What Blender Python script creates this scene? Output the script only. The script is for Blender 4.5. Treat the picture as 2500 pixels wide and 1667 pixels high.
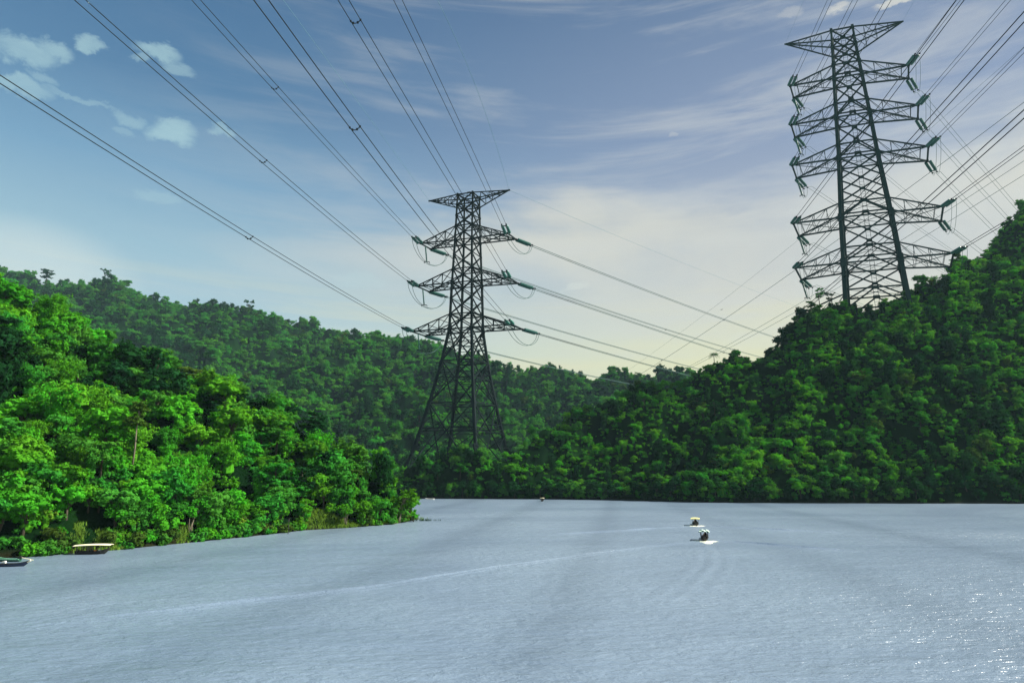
import bpy, bmesh, math, random
import numpy as np
from mathutils import Vector, Matrix

for _o in list(bpy.data.objects):
    bpy.data.objects.remove(_o)
S = bpy.context.scene
COL = S.collection
RAD = math.radians
rng = np.random.default_rng(11)
random.seed(11)

# ------------------------------------------------------------------ camera
F = 1500.0                       # focal length in pixels of the 2500 px wide photograph
TH = math.atan(322.0 / 1500.0)   # upward tilt
CAM_H = 14.0
cT, sT = math.cos(TH), math.sin(TH)
cam_d = bpy.data.cameras.new('camera')
cam_d.sensor_width = 36.0
cam_d.lens = F / 2500.0 * 36.0
cam_d.clip_start = 0.1
cam_d.clip_end = 9000.0
cam = bpy.data.objects.new('camera', cam_d)
cam.location = (0, 0, CAM_H)
cam.rotation_euler = (math.pi / 2 + TH, 0, 0)
COL.objects.link(cam)
S.camera = cam

# ------------------------------------------------------------------ light, exposure
SUN_AZ, SUN_EL = 87.0, 42.0      # azimuth from the view direction towards the right, elevation
SUN_STRENGTH = 5.0
SKY_STRENGTH = 0.05
sun_d = bpy.data.lights.new('sun', 'SUN')
sun_d.energy = SUN_STRENGTH
sun_d.angle = RAD(1.4)
sun_d.color = (1.0, 0.95, 0.84)
sun = bpy.data.objects.new('sun', sun_d)
_sd = Vector((math.sin(RAD(SUN_AZ)) * math.cos(RAD(SUN_EL)), math.cos(RAD(SUN_AZ)) * math.cos(RAD(SUN_EL)), math.sin(RAD(SUN_EL))))
sun.rotation_euler = _sd.to_track_quat('Z', 'Y').to_euler()
sun.location = _sd * 900
COL.objects.link(sun)
S.view_settings.view_transform = 'Standard'
S.view_settings.look = 'None'
S.view_settings.exposure = 1.15
S.view_settings.gamma = 1.0
S.view_settings.use_curve_mapping = False
S.cycles.use_denoising = True
S.cycles.denoiser = 'OPENIMAGEDENOISE'
S.cycles.denoising_input_passes = 'RGB_ALBEDO_NORMAL'
S.cycles.denoising_prefilter = 'NONE'
S.cycles.max_bounces = 6
S.cycles.diffuse_bounces = 3
S.cycles.glossy_bounces = 2
S.cycles.transmission_bounces = 3
S.cycles.volume_bounces = 0
S.cycles.transparent_max_bounces = 6


def lin(r, g, b):
    f = lambda c: (c / 255 / 12.92) if c / 255 <= 0.04045 else ((c / 255 + 0.055) / 1.055) ** 2.4
    return (f(r), f(g), f(b))


def ae(px, py):
    """direction of a photo pixel as (tan azimuth, tan elevation)"""
    u, v = (px - 1250) / F, (833.5 - py) / F
    x, y, z = u, cT - v * sT, sT + v * cT
    return x / y, z / math.hypot(x, y)


class NT:
    """small node-writing helper"""
    def __init__(self, tree):
        self.t = tree

    def n(self, kind, **kw):
        nd = self.t.nodes.new(kind)
        for k, v in kw.items():
            setattr(nd, k, v)
        return nd

    def put(self, sock, v):
        if v is None:
            return
        if isinstance(v, bpy.types.NodeSocket):
            self.t.links.new(v, sock)
        elif isinstance(v, (tuple, list)) and len(v) == 3 and sock.type == 'RGBA':
            sock.default_value = (*v, 1)
        else:
            sock.default_value = v

    def m(self, op, a, b=None, c=None, clamp=False):
        nd = self.n('ShaderNodeMath', operation=op, use_clamp=clamp)
        for i, v in enumerate((a, b, c)):
            self.put(nd.inputs[i], v)
        return nd.outputs[0]

    def smooth(self, v, lo, hi):
        nd = self.n('ShaderNodeMapRange', interpolation_type='SMOOTHSTEP')
        self.put(nd.inputs[0], v)
        nd.inputs[1].default_value, nd.inputs[2].default_value = lo, hi
        return nd.outputs[0]

    def mix(self, fac, a, b, blend='MIX'):
        nd = self.n('ShaderNodeMix', data_type='RGBA', blend_type=blend)
        self.put(nd.inputs[0], fac)
        self.put(nd.inputs[6], a)
        self.put(nd.inputs[7], b)
        return nd.outputs[2]

    def noise(self, vec, scale, detail=4, rough=0.55, dist=0.0):
        nd = self.n('ShaderNodeTexNoise')
        self.put(nd.inputs['Vector'], vec)
        nd.inputs['Scale'].default_value = scale
        nd.inputs['Detail'].default_value = detail
        nd.inputs['Roughness'].default_value = rough
        nd.inputs['Distortion'].default_value = dist
        return nd.outputs[0]

    def ramp(self, v, stops):
        nd = self.n('ShaderNodeValToRGB')
        cr = nd.color_ramp
        while len(cr.elements) < len(stops):
            cr.elements.new(0.5)
        for e, (p, c) in zip(cr.elements, stops):
            e.position = p
            e.color = (*c, 1) if isinstance(c, tuple) else (c, c, c, 1)
        self.put(nd.inputs[0], v)
        return nd.outputs[0]

    def comb(self, x, y, z):
        nd = self.n('ShaderNodeCombineXYZ')
        for i, v in enumerate((x, y, z)):
            self.put(nd.inputs[i], v)
        return nd.outputs[0]


# ------------------------------------------------------------------ world: Nishita sky under a thin veil and clouds
def make_world():
    w = bpy.data.worlds.new('World')
    S.world = w
    w.use_nodes = True
    t = w.node_tree
    t.nodes.clear()
    N = NT(t)
    sky = N.n('ShaderNodeTexSky', sky_type='NISHITA')
    sky.sun_disc = False
    sky.sun_elevation = RAD(SUN_EL)
    sky.sun_rotation = RAD(SUN_AZ)
    sky.air_density, sky.dust_density, sky.ozone_density = 1.0, 1.4, 2.0
    tc = N.n('ShaderNodeTexCoord')
    sp = N.n('ShaderNodeSeparateXYZ')
    t.links.new(tc.outputs['Generated'], sp.inputs[0])
    X, Y, Z = sp.outputs
    ys = N.m('MAXIMUM', N.m('ABSOLUTE', Y), 0.05)
    a = N.m('DIVIDE', X, ys)
    e = N.m('DIVIDE', Z, N.m('MAXIMUM', N.m('SQRT', N.m('ADD', N.m('MULTIPLY', X, X), N.m('MULTIPLY', Y, Y))), 0.02))
    e1 = N.m('MINIMUM', N.m('MAXIMUM', e, 0.0), 1.0)
    q = 1.0 / SKY_STRENGTH
    L = lambda *c: tuple(x for x in lin(*c))
    left = N.ramp(e1, [(0.0, L(196, 208, 200)), (0.20, L(170, 196, 204)), (0.33, L(150, 184, 200)), (0.45, L(116, 158, 188)), (0.60, L(80, 122, 160)), (0.88, L(58, 98, 140))])
    right = N.ramp(e1, [(0.0, L(226, 222, 160)), (0.17, L(224, 219, 170)), (0.27, L(206, 204, 192)), (0.36, L(172, 180, 190)), (0.55, L(132, 148, 176)), (0.88, L(92, 116, 150))])
    veil = N.mix(N.smooth(a, -0.62, 0.45), left, right)
    # long thin streaks of high cloud, drawn out sideways
    st = N.noise(N.comb(N.m('ADD', N.m('MULTIPLY', a, 1.3), N.m('MULTIPLY', e, 1.2)), N.m('MULTIPLY', e, 9.0), 3.1), 1.5, 6, 0.6, 0.4)
    wv = N.noise(N.comb(a, N.m('MULTIPLY', e, 2.2), 7.7), 2.6, 5, 0.6, 0.3)
    fine = N.noise(N.comb(N.m('MULTIPLY', a, 1.0), N.m('MULTIPLY', e, 2.0), 1.7), 9.0, 5, 0.65, 0.6)
    # the big pale sheet: its upper edge as elevation over azimuth
    edge = N.ramp(N.m('MULTIPLY_ADD', a, 0.5, 0.5), [(0.08, 0.30), (0.38, 0.40), (0.50, 0.475), (0.56, 0.49), (0.66, 0.45), (0.74, 0.43), (0.86, 0.45), (0.98, 0.52)])
    d = N.m('SUBTRACT', edge, e)
    d = N.m('ADD', d, N.m('MULTIPLY', N.m('SUBTRACT', wv, 0.5), 0.22))
    d = N.m('ADD', d, N.m('MULTIPLY', N.m('SUBTRACT', st, 0.5), 0.10))
    sheet = N.m('MULTIPLY', N.smooth(d, -0.015, 0.10), N.smooth(N.m('SUBTRACT', e, N.m('MULTIPLY', N.m('SUBTRACT', wv, 0.5), 0.2)), 0.27, 0.40))
    sheet = N.m('MULTIPLY', sheet, N.smooth(a, -0.75, -0.05))
    sheet = N.m('MULTIPLY', sheet, 0.80)
    c1 = N.mix(sheet, veil, L(218, 214, 196))
    # streaks high up on the right, banks low down
    hi = N.m('MULTIPLY', N.smooth(st, 0.42, 0.68), N.smooth(a, -0.95, 0.30))
    hi = N.m('MULTIPLY', hi, 0.46)
    c2 = N.mix(hi, c1, L(204, 206, 202))
    lo = N.m('MULTIPLY', N.smooth(N.noise(N.comb(a, N.m('MULTIPLY', e, 14.0), 5.0), 1.3, 5, 0.6, 0.5), 0.48, 0.66), N.smooth(e, 0.34, 0.16))
    c3 = N.mix(N.m('MULTIPLY', lo, 0.75), c2, L(220, 215, 176))
    # small fair-weather clouds on the left and a few scraps on the right
    puffs = [(60, 120, 95, 44, .9), (135, 118, 60, 30, .8), (222, 110, 40, 20, .8), (40, 208, 95, 26, .75), (100, 190, 40, 16, .5), (175, 236, 130, 9, .45), (385, 128, 78, 26, .8),
             (338, 146, 34, 14, .6), (440, 168, 48, 16, .55), (315, 288, 46, 22, .6), (425, 322, 72, 36, .85), (300, 322, 40, 12, .35), (548, 320, 44, 15, .6), (395, 480, 70, 18, .35),
             (880, 690, 80, 20, .3), (1410, 707, 34, 9, .5), (2050, 22, 30, 14, .7), (2195, 2, 60, 14, .8), (1930, 30, 40, 16, .3), (1640, 330, 14, 8, .3)]
    # wobble the coordinates so outlines are ragged
    aw = N.m('ADD', a, N.m('MULTIPLY', N.m('SUBTRACT', fine, 0.5), 0.075))
    ew = N.m('ADD', e, N.m('MULTIPLY', N.m('SUBTRACT', N.noise(N.comb(a, N.m('MULTIPLY', e, 1.6), 9.2), 13.0, 5, 0.65, 0.4), 0.5), 0.060))
    tot = None
    for px, py, rx, ry, k in puffs:
        a0, e0 = ae(px, py)
        ra = abs(ae(px + rx, py)[0] - a0)
        re = abs(ae(px, py + ry)[1] - e0)
        dx = N.m('MULTIPLY', N.m('SUBTRACT', aw, a0), 1 / ra)
        dy = N.m('MULTIPLY', N.m('SUBTRACT', ew, e0), 1 / re)
        r2 = N.m('ADD', N.m('MULTIPLY', dx, dx), N.m('MULTIPLY', dy, dy))
        mk = N.m('MULTIPLY', N.smooth(r2, 1.25, 0.15), k)
        tot = mk if tot is None else N.m('MAXIMUM', tot, mk)
    tot = N.m('MULTIPLY', tot, N.m('MULTIPLY_ADD', fine, 0.9, 0.35), clamp=True)
    pc = N.mix(N.smooth(a, -0.5, 0.4), L(172, 206, 210), L(228, 224, 208))
    c4 = N.mix(N.m('MULTIPLY', tot, 0.9), c3, pc)
    # glow of mist over the far left ridge
    a0, e0 = ae(60, 660)
    dx = N.m('MULTIPLY', N.m('SUBTRACT', a, a0), 1 / 0.20)
    dy = N.m('MULTIPLY', N.m('SUBTRACT', e, e0), 1 / 0.075)
    gl = N.m('MULTIPLY', N.smooth(N.m('ADD', N.m('MULTIPLY', dx, dx), N.m('MULTIPLY', dy, dy)), 1.3, 0.0), 0.42)
    c5 = N.mix(gl, c4, L(226, 232, 222))
    vm = N.n('ShaderNodeVectorMath', operation='SCALE')
    t.links.new(c5, vm.inputs[0])
    vm.inputs['Scale'].default_value = q * 0.51
    out = N.mix(0.86, sky.outputs[0], vm.outputs[0])
    bg = N.n('ShaderNodeBackground')
    t.links.new(out, bg.inputs[0])
    bg.inputs[1].default_value = SKY_STRENGTH
    wo = N.n('ShaderNodeOutputWorld')
    t.links.new(bg.outputs[0], wo.inputs[0])


make_world()


# ------------------------------------------------------------------ geometry helpers
def at(px, py, Y):
    """world point seen at a photo pixel, at distance Y along the view"""
    u, v = (px - 1250) / F, (833.5 - py) / F
    t = Y / (cT - v * sT)
    return np.array([u * t, Y, CAM_H + t * (sT + v * cT)])


def on_water(px, py, z=0.0):
    u, v = (px - 1250) / F, (833.5 - py) / F
    t = (z - CAM_H) / (sT + v * cT)
    return np.array([u * t, t * (cT - v * sT), z])


def proj(P):
    P = np.atleast_2d(np.asarray(P, float))
    x, y, z = P[:, 0], P[:, 1], P[:, 2] - CAM_H
    fw = np.maximum(y * cT + z * sT, 1e-3)
    up = -y * sT + z * cT
    return np.stack([1250 + F * x / fw, 833.5 - F * up / fw], 1)


class MB:
    """collects pieces of one mesh"""
    def __init__(self):
        self.v, self.f, self.n = [], [], 0

    def add(self, verts, faces):
        verts = np.asarray(verts, float)
        self.v.append(verts)
        self.f.extend([tuple(int(i) + self.n for i in f) for f in faces])
        self.n += len(verts)
        return self

    def beam(self, p, q, w, h=None):
        p, q = np.asarray(p, float), np.asarray(q, float)
        h = w if h is None else h
        d = q - p
        L = np.linalg.norm(d)
        if L < 1e-6:
            return self
        d = d / L
        up = np.array([0, 0, 1.0]) if abs(d[2]) < 0.95 else np.array([0, 1.0, 0])
        a = np.cross(d, up); a /= np.linalg.norm(a)
        b = np.cross(a, d)
        o = [(-1, -1), (1, -1), (1, 1), (-1, 1)]
        v = [c + a * i * w / 2 + b * j * h / 2 for c in (p, q) for i, j in o]
        return self.add(v, [(0, 1, 5, 4), (1, 2, 6, 5), (2, 3, 7, 6), (3, 0, 4, 7), (3, 2, 1, 0), (4, 5, 6, 7)])

    def tube(self, pts, r, n=8, cap=True):
        pts = np.asarray(pts, float)
        m = len(pts)
        r = np.full(m, r) if np.isscalar(r) else np.asarray(r, float)
        tan = np.gradient(pts, axis=0)
        tan /= np.maximum(np.linalg.norm(tan, axis=1, keepdims=True), 1e-9)
        up = np.array([0.03, 0.05, 1.0])
        if abs(tan[:, 2]).mean() > 0.8:
            up = np.array([1.0, 0.07, 0.02])
        a = np.cross(tan, up); a /= np.maximum(np.linalg.norm(a, axis=1, keepdims=True), 1e-9)
        b = np.cross(a, tan)
        ang = np.linspace(0, 2 * np.pi, n, endpoint=False)
        v = (pts[:, None] + r[:, None, None] * (np.cos(ang)[None, :, None] * a[:, None] + np.sin(ang)[None, :, None] * b[:, None])).reshape(-1, 3)
        f = [(i * n + j, i * n + (j + 1) % n, (i + 1) * n + (j + 1) % n, (i + 1) * n + j) for i in range(m - 1) for j in range(n)]
        if cap:
            f += [tuple(range(n))[::-1], tuple((m - 1) * n + j for j in range(n))]
        return self.add(v, f)

    def box(self, c, s, rz=0.0):
        c = np.asarray(c, float)
        x, y, z = np.asarray(s, float) / 2
        k = np.array([(-x, -y, -z), (x, -y, -z), (x, y, -z), (-x, y, -z), (-x, -y, z), (x, -y, z), (x, y, z), (-x, y, z)])
        cr, sr = math.cos(rz), math.sin(rz)
        k = np.stack([k[:, 0] * cr - k[:, 1] * sr, k[:, 0] * sr + k[:, 1] * cr, k[:, 2]], 1) + c
        return self.add(k, [(0, 3, 2, 1), (4, 5, 6, 7), (0, 1, 5, 4), (1, 2, 6, 5), (2, 3, 7, 6), (3, 0, 4, 7)])

    def grid(self, P):
        """P: (m, n, 3) points"""
        P = np.asarray(P, float)
        m, n = P.shape[:2]
        i, j = np.meshgrid(np.arange(m - 1), np.arange(n - 1), indexing='ij')
        k = (i * n + j).ravel()
        return self.add(P.reshape(-1, 3), np.stack([k, k + 1, k + n + 1, k + n], 1))

    def mesh(self, name, mat, smooth=False):
        me = bpy.data.meshes.new(name)
        me.from_pydata(np.concatenate(self.v).tolist(), [], self.f)
        if mat is not None:
            me.materials.append(mat)
        if smooth:
            me.polygons.foreach_set('use_smooth', np.ones(len(me.polygons), bool))
        me.update()
        return me

    def build(self, name, mat, parent=None, smooth=False):
        return link(name, self.mesh(name, mat, smooth), parent)


def link(name, me, parent=None):
    o = bpy.data.objects.new(name, me)
    COL.objects.link(o)
    if parent is not None:
        o.parent = parent
    return o


def tag(o, label=None, cat=None, group=None, kind=None):
    if label: o['label'] = label
    if cat: o['category'] = cat
    if group: o['group'] = group
    if kind: o['kind'] = kind
    return o


def empty(name, loc, label, cat, group=None, rz=0.0):
    o = bpy.data.objects.new(name, None)
    o.empty_display_size = 0.5
    COL.objects.link(o)
    o.location = [float(x) for x in loc]
    o.rotation_euler = (0, 0, rz)
    return tag(o, label, cat, group)


def quads_mesh(name, V, mats, midx=None, smooth=False):
    """V: (n, 4, 3) quads, or a list of (verts, quads) done elsewhere"""
    n = len(V)
    me = bpy.data.meshes.new(name)
    me.vertices.add(n * 4)
    me.vertices.foreach_set('co', V.reshape(-1))
    me.loops.add(n * 4)
    me.loops.foreach_set('vertex_index', np.arange(n * 4, dtype=np.int32))
    me.polygons.add(n)
    me.polygons.foreach_set('loop_start', np.arange(0, n * 4, 4, dtype=np.int32))
    for mt in mats:
        me.materials.append(mt)
    if midx is not None:
        me.polygons.foreach_set('material_index', np.asarray(midx, np.int32))
    me.update(calc_edges=True)
    return me


# smooth value noise for terrain
_tab = np.random.default_rng(5).random((256, 256))
def vnoise(x, y):
    xi, yi = np.floor(x).astype(int), np.floor(y).astype(int)
    fx, fy = x - xi, y - yi
    fx, fy = fx * fx * (3 - 2 * fx), fy * fy * (3 - 2 * fy)
    g = lambda i, j: _tab[i % 256, j % 256]
    return (g(xi, yi) * (1 - fx) + g(xi + 1, yi) * fx) * (1 - fy) + (g(xi, yi + 1) * (1 - fx) + g(xi + 1, yi + 1) * fx) * fy
def fbm(x, y, o=4):
    s, a = 0, 0.5
    for k in range(o):
        s = s + a * (vnoise(x * 2 ** k + 17 * k, y * 2 ** k + 5 * k) - 0.5)
        a *= 0.5
    return s * 2


# ------------------------------------------------------------------ materials
def new_mat(name):
    m = bpy.data.materials.new(name)
    m.use_nodes = True
    m.node_tree.nodes.clear()
    N = NT(m.node_tree)
    out = N.n('ShaderNodeOutputMaterial')
    return m, N, out


def principled(name, col, rough=0.6, metal=0.0, spec=0.5, var=0.15, scale=3.0, bump=0.0):
    m, N, out = new_mat(name)
    b = N.n('ShaderNodeBsdfPrincipled')
    tc = N.n('ShaderNodeTexCoord')
    nz = N.noise(tc.outputs['Object'], scale, 5, 0.6)
    c = N.mix(nz, tuple(x * (1 - var) for x in col), tuple(min(1, x * (1 + var)) for x in col))
    N.put(b.inputs['Base Color'], c)
    b.inputs['Roughness'].default_value = rough
    b.inputs['Metallic'].default_value = metal
    b.inputs['Specular IOR Level'].default_value = spec
    if bump:
        bp = N.n('ShaderNodeBump')
        bp.inputs['Strength'].default_value = bump
        N.put(bp.inputs['Height'], nz)
        N.put(b.inputs['Normal'], bp.outputs[0])
    N.put(out.inputs[0], b.outputs[0])
    return m


def leaf_mat(name, col, trans, tfac=0.24, hue=0.03, var=0.45):
    """foliage: diffuse + light shining through; every plant and every bit of the crown a little different"""
    m, N, out = new_mat(name)
    oi = N.n('ShaderNodeObjectInfo')
    geo = N.n('ShaderNodeNewGeometry')
    tc = N.n('ShaderNodeTexCoord')
    n1 = N.noise(tc.outputs['Object'], 0.55, 4, 0.65)
    n2 = N.noise(tc.outputs['Object'], 2.6, 2, 0.6)
    val = N.m('MULTIPLY_ADD', oi.outputs['Random'], var * 0.84, 0.84 - var * 0.42)
    val = N.m('MULTIPLY', val, N.m('MULTIPLY_ADD', n1, 1.1, 0.45))
    val = N.m('MULTIPLY', val, N.m('MULTIPLY_ADD', n2, 0.7, 0.65))
    hs = N.m('ADD', 0.5, N.m('MULTIPLY', N.m('SUBTRACT', N.m('FRACT', N.m('MULTIPLY', oi.outputs['Random'], 7.31)), 0.5), hue))
    def tint(c):
        h = N.n('ShaderNodeHueSaturation')
        N.put(h.inputs['Hue'], hs)
        N.put(h.inputs['Value'], val)
        N.put(h.inputs['Color'], c)
        return h.outputs[0]
    di = N.n('ShaderNodeBsdfDiffuse')
    N.put(di.inputs[0], tint(col))
    tr = N.n('ShaderNodeBsdfTranslucent')
    N.put(tr.inputs[0], tint(trans))
    mx = N.n('ShaderNodeMixShader')
    mx.inputs[0].default_value = tfac
    N.put(mx.inputs[1], di.outputs[0])
    N.put(mx.inputs[2], tr.outputs[0])
    N.put(out.inputs[0], mx.outputs[0])
    return m


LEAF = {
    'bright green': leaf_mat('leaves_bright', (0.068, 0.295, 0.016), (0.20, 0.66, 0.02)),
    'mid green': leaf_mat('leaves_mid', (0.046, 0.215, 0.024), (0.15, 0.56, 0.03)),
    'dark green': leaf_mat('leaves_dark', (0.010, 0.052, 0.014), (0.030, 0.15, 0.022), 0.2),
    'olive green': leaf_mat('leaves_olive', (0.055, 0.120, 0.018), (0.13, 0.26, 0.02)),
    'straw': leaf_mat('grass_blades', (0.16, 0.27, 0.035), (0.26, 0.40, 0.04)),
    'yellow green': leaf_mat('leaves_yellow', (0.120, 0.230, 0.020), (0.26, 0.42, 0.03)),
}
M_bark = principled('bark', (0.055, 0.045, 0.032), 0.9, spec=0.2, var=0.4, scale=1.5)
M_paleb = principled('pale_bark', (0.16, 0.14, 0.10), 0.9, spec=0.2, var=0.4, scale=1.5)
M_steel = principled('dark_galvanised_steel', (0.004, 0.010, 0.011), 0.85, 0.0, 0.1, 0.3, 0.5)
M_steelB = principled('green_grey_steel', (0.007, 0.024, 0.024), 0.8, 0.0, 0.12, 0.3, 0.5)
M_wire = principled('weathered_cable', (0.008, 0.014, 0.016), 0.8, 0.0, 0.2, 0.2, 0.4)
M_wireg = principled('grey_cable', (0.035, 0.085, 0.075), 0.75, 0.0, 0.2, 0.2, 0.4)
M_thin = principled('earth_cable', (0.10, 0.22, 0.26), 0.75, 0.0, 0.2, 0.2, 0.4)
M_glass = principled('green_glass_discs', (0.012, 0.120, 0.092), 0.35, 0.0, 0.5, 0.25, 0.8)


def soil_mat():
    m, N, out = new_mat('hill_ground')
    b = N.n('ShaderNodeBsdfPrincipled')
    geo = N.n('ShaderNodeNewGeometry')
    n1 = N.noise(geo.outputs['Position'], 0.05, 5, 0.6)
    n2 = N.noise(geo.outputs['Position'], 0.9, 4, 0.7)
    c = N.mix(N.smooth(n1, 0.42, 0.62), (0.003, 0.014, 0.004), (0.006, 0.026, 0.005))
    sp = N.n('ShaderNodeSeparateXYZ')
    N.put(sp.inputs[0], geo.outputs['Position'])
    lowz = N.smooth(N.m('ADD', sp.outputs[2], N.m('MULTIPLY', n2, 1.4)), 2.3, 1.0)
    c = N.mix(N.m('MULTIPLY', lowz, 0.8), c, (0.020, 0.019, 0.010))
    N.put(b.inputs['Base Color'], N.mix(0.5, c, N.mix(n2, (0, 0, 0), c)))
    b.inputs['Roughness'].default_value = 0.95
    b.inputs['Specular IOR Level'].default_value = 0.0
    bp = N.n('ShaderNodeBump')
    bp.inputs['Strength'].default_value = 0.8
    bp.inputs['Distance'].default_value = 0.5
    N.put(bp.inputs['Height'], n2)
    N.put(b.inputs['Normal'], bp.outputs[0])
    N.put(out.inputs[0], b.outputs[0])
    return m


M_soil = soil_mat()

# ------------------------------------------------------------------ terrain: three wooded hills
class Hill:
    def __init__(self, name, shore, ridge, depth, tree_h, amp, prof):
        self.name = name
        self.sx, self.sy = np.array(shore, float).T
        self.rx, self.ry = np.array(ridge, float).T
        self.dx, self.dy = np.array(depth, float).T
        self.tree_h, self.amp, self.prof = tree_h, amp, prof
        self.lump = 9.0 if name == 'left_hill' else 11.0 if name == 'right_hill' else 17.0
        self.x0, self.x1 = max(self.sx[0], self.rx[0]), min(self.sx[-1], self.rx[-1])

    def ends(self, px):
        px = np.asarray(px, float)
        sy = np.interp(px, self.sx, self.sy)
        ry = np.interp(px, self.rx, self.ry)
        dp = np.interp(px, self.dx, self.dy)
        u = (px - 1250) / F
        v = (833.5 - sy) / F
        t = -CAM_H / (sT + v * cT)
        A = np.stack([u * t, t * (cT - v * sT), 0 * t], -1)
        v = (833.5 - ry) / F
        t = dp / (cT - v * sT)
        B = np.stack([u * t, dp, np.maximum(CAM_H + t * (sT + v * cT) - self.tree_h, 1.0)], -1)
        return A, B

    def pos(self, px, s):
        """ground point: px = photo column, s = 0 at the shore, 1 on the crest, more behind it"""
        s = np.asarray(s, float)
        A, B = self.ends(px)
        xy = A[..., :2] + (B - A)[..., :2] * s[..., None]
        sc = np.clip(s, 0, 1)
        z = B[..., 2] * sc ** self.prof
        z = np.where(s > 1, B[..., 2] - 0.30 * (s - 1) * np.linalg.norm(B - A, axis=-1), z)
        z = np.where(s < 0, s * 14.0, z)
        nz = fbm(xy[..., 0] / 60.0 + 3, xy[..., 1] / 60.0 + 9, 4)
        fz = fbm(xy[..., 0] / 17.0 + 31, xy[..., 1] / 17.0 + 2, 3) * self.lump
        z = z + fz * np.clip(s * 6, 0, 1) * np.clip(B[..., 2] / 25.0, 0.2, 1)
        z = z + nz * self.amp * np.clip(s * 4, 0, 1) * np.where(s > 0.8, np.clip((1.25 - s) / 0.45, 0.25, 1), 1) * np.clip(B[..., 2] / 40.0, 0.15, 1)
        return np.concatenate([xy, z[..., None]], -1)

    def build(self):
        px = np.linspace(self.x0, self.x1, 330)
        s = np.concatenate([np.linspace(-0.12, 1, 96), np.linspace(1.05, 1.7, 12)])
        PX, SS = np.meshgrid(px, s, indexing='ij')
        P = self.pos(PX, SS)
        P[:, 0, 2] = -2.5
        m = MB().grid(P)
        o = m.build(self.name, M_soil, smooth=True)
        return tag(o, kind='structure')


H_LEFT = Hill('left_hill',
    [(-420, 1392), (0, 1362), (80, 1358), (165, 1351), (270, 1343), (420, 1328), (600, 1310), (740, 1294), (850, 1288), (960, 1279), (1012, 1268)],
    [(-420, 440), (0, 690), (60, 712), (100, 745), (140, 735), (200, 795), (270, 800), (330, 865), (380, 840), (460, 910), (500, 930), (570, 932), (600, 985), (700, 1022), (800, 1065), (900, 1118), (955, 1122), (985, 1190), (1012, 1246)],
    [(-420, 210), (0, 205), (400, 205), (700, 202), (900, 194), (1012, 192)], 6.0, 7.0, 0.92)
H_FAR = Hill('far_hill',
    [(-420, 1190), (940, 1196), (1100, 1194), (1700, 1190)],
    [(-420, 600), (0, 655), (100, 672), (200, 680), (270, 672), (340, 702), (400, 735), (470, 742), (520, 730), (600, 742), (700, 768), (800, 792), (900, 802), (1000, 818), (1080, 842), (1200, 868), (1280, 902), (1330, 908), (1400, 912), (1460, 922), (1530, 908), (1560, 922), (1700, 905)],
    [(-420, 1080), (0, 1100), (600, 1080), (1100, 1040), (1400, 980), (1700, 960)], 13.0, 44.0, 0.95)
H_RIGHT = Hill('right_hill',
    [(925, 1216), (1140, 1217), (1340, 1218), (1480, 1220), (1600, 1223), (1700, 1226), (2000, 1228), (2500, 1229), (2950, 1233)],
    [(925, 1190), (950, 1132), (1000, 1102), (1040, 1098), (1130, 1102), (1240, 1090), (1300, 1068), (1340, 1042), (1440, 990), (1500, 970), (1560, 944), (1650, 926), (1720, 908), (1800, 880), (1850, 868), (1905, 838), (1935, 800), (1980, 764), (2050, 752), (2120, 742), (2180, 728), (2220, 705), (2300, 682), (2335, 622), (2400, 592), (2430, 558), (2480, 530), (2500, 508), (2950, 300)],
    [(925, 370), (1000, 369), (1240, 374), (1330, 402), (1440, 435), (1700, 430), (1935, 425), (2130, 428), (2300, 440), (2500, 480), (2950, 560)], 6.5, 24.0, 0.86)
HILLS = [H_LEFT, H_FAR, H_RIGHT]
for _h in HILLS:
    _h.build()

# ------------------------------------------------------------------ plants
def unit(v):
    return v / np.maximum(np.linalg.norm(v, axis=-1, keepdims=True), 1e-9)


def leaf_quads(c, nrm, size, asp=0.55, droop=None):
    """small leaf sprays: rhombic faces at points c facing roughly nrm"""
    n = len(c)
    nrm = unit(nrm)
    r = unit(rng.normal(size=(n, 3)))
    if droop is not None:
        r = unit(r * (1 - droop) + np.array([0, 0, -1.0]) * droop)
    a = unit(r - nrm * (r * nrm).sum(1, keepdims=True))
    b = np.cross(nrm, a)
    s = (np.full(n, size) if np.isscalar(size) else size)[:, None]
    bend = nrm * s * 0.15
    return np.stack([c - a * s, c - b * s * asp + bend, c + a * s, c + b * s * asp + bend], 1)


def blob_quads(c, r, nu=9, nv=6, wob=0.16):
    th = np.linspace(0, 2 * np.pi, nu + 1)
    ph = np.linspace(0.12, np.pi - 0.12, nv + 1)
    T, Pp = np.meshgrid(th, ph, indexing='ij')
    w = 1 + wob * rng.normal(size=(nu + 1, nv + 1))
    w[-1] = w[0]
    X = np.stack([np.cos(T) * np.sin(Pp) * w * r[0] + c[0], np.sin(T) * np.sin(Pp) * w * r[1] + c[1], np.cos(Pp) * w * r[2] + c[2]], -1)
    return np.stack([X[:-1, :-1], X[:-1, 1:], X[1:, 1:], X[1:, :-1]], 2).reshape(-1, 4, 3)


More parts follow.
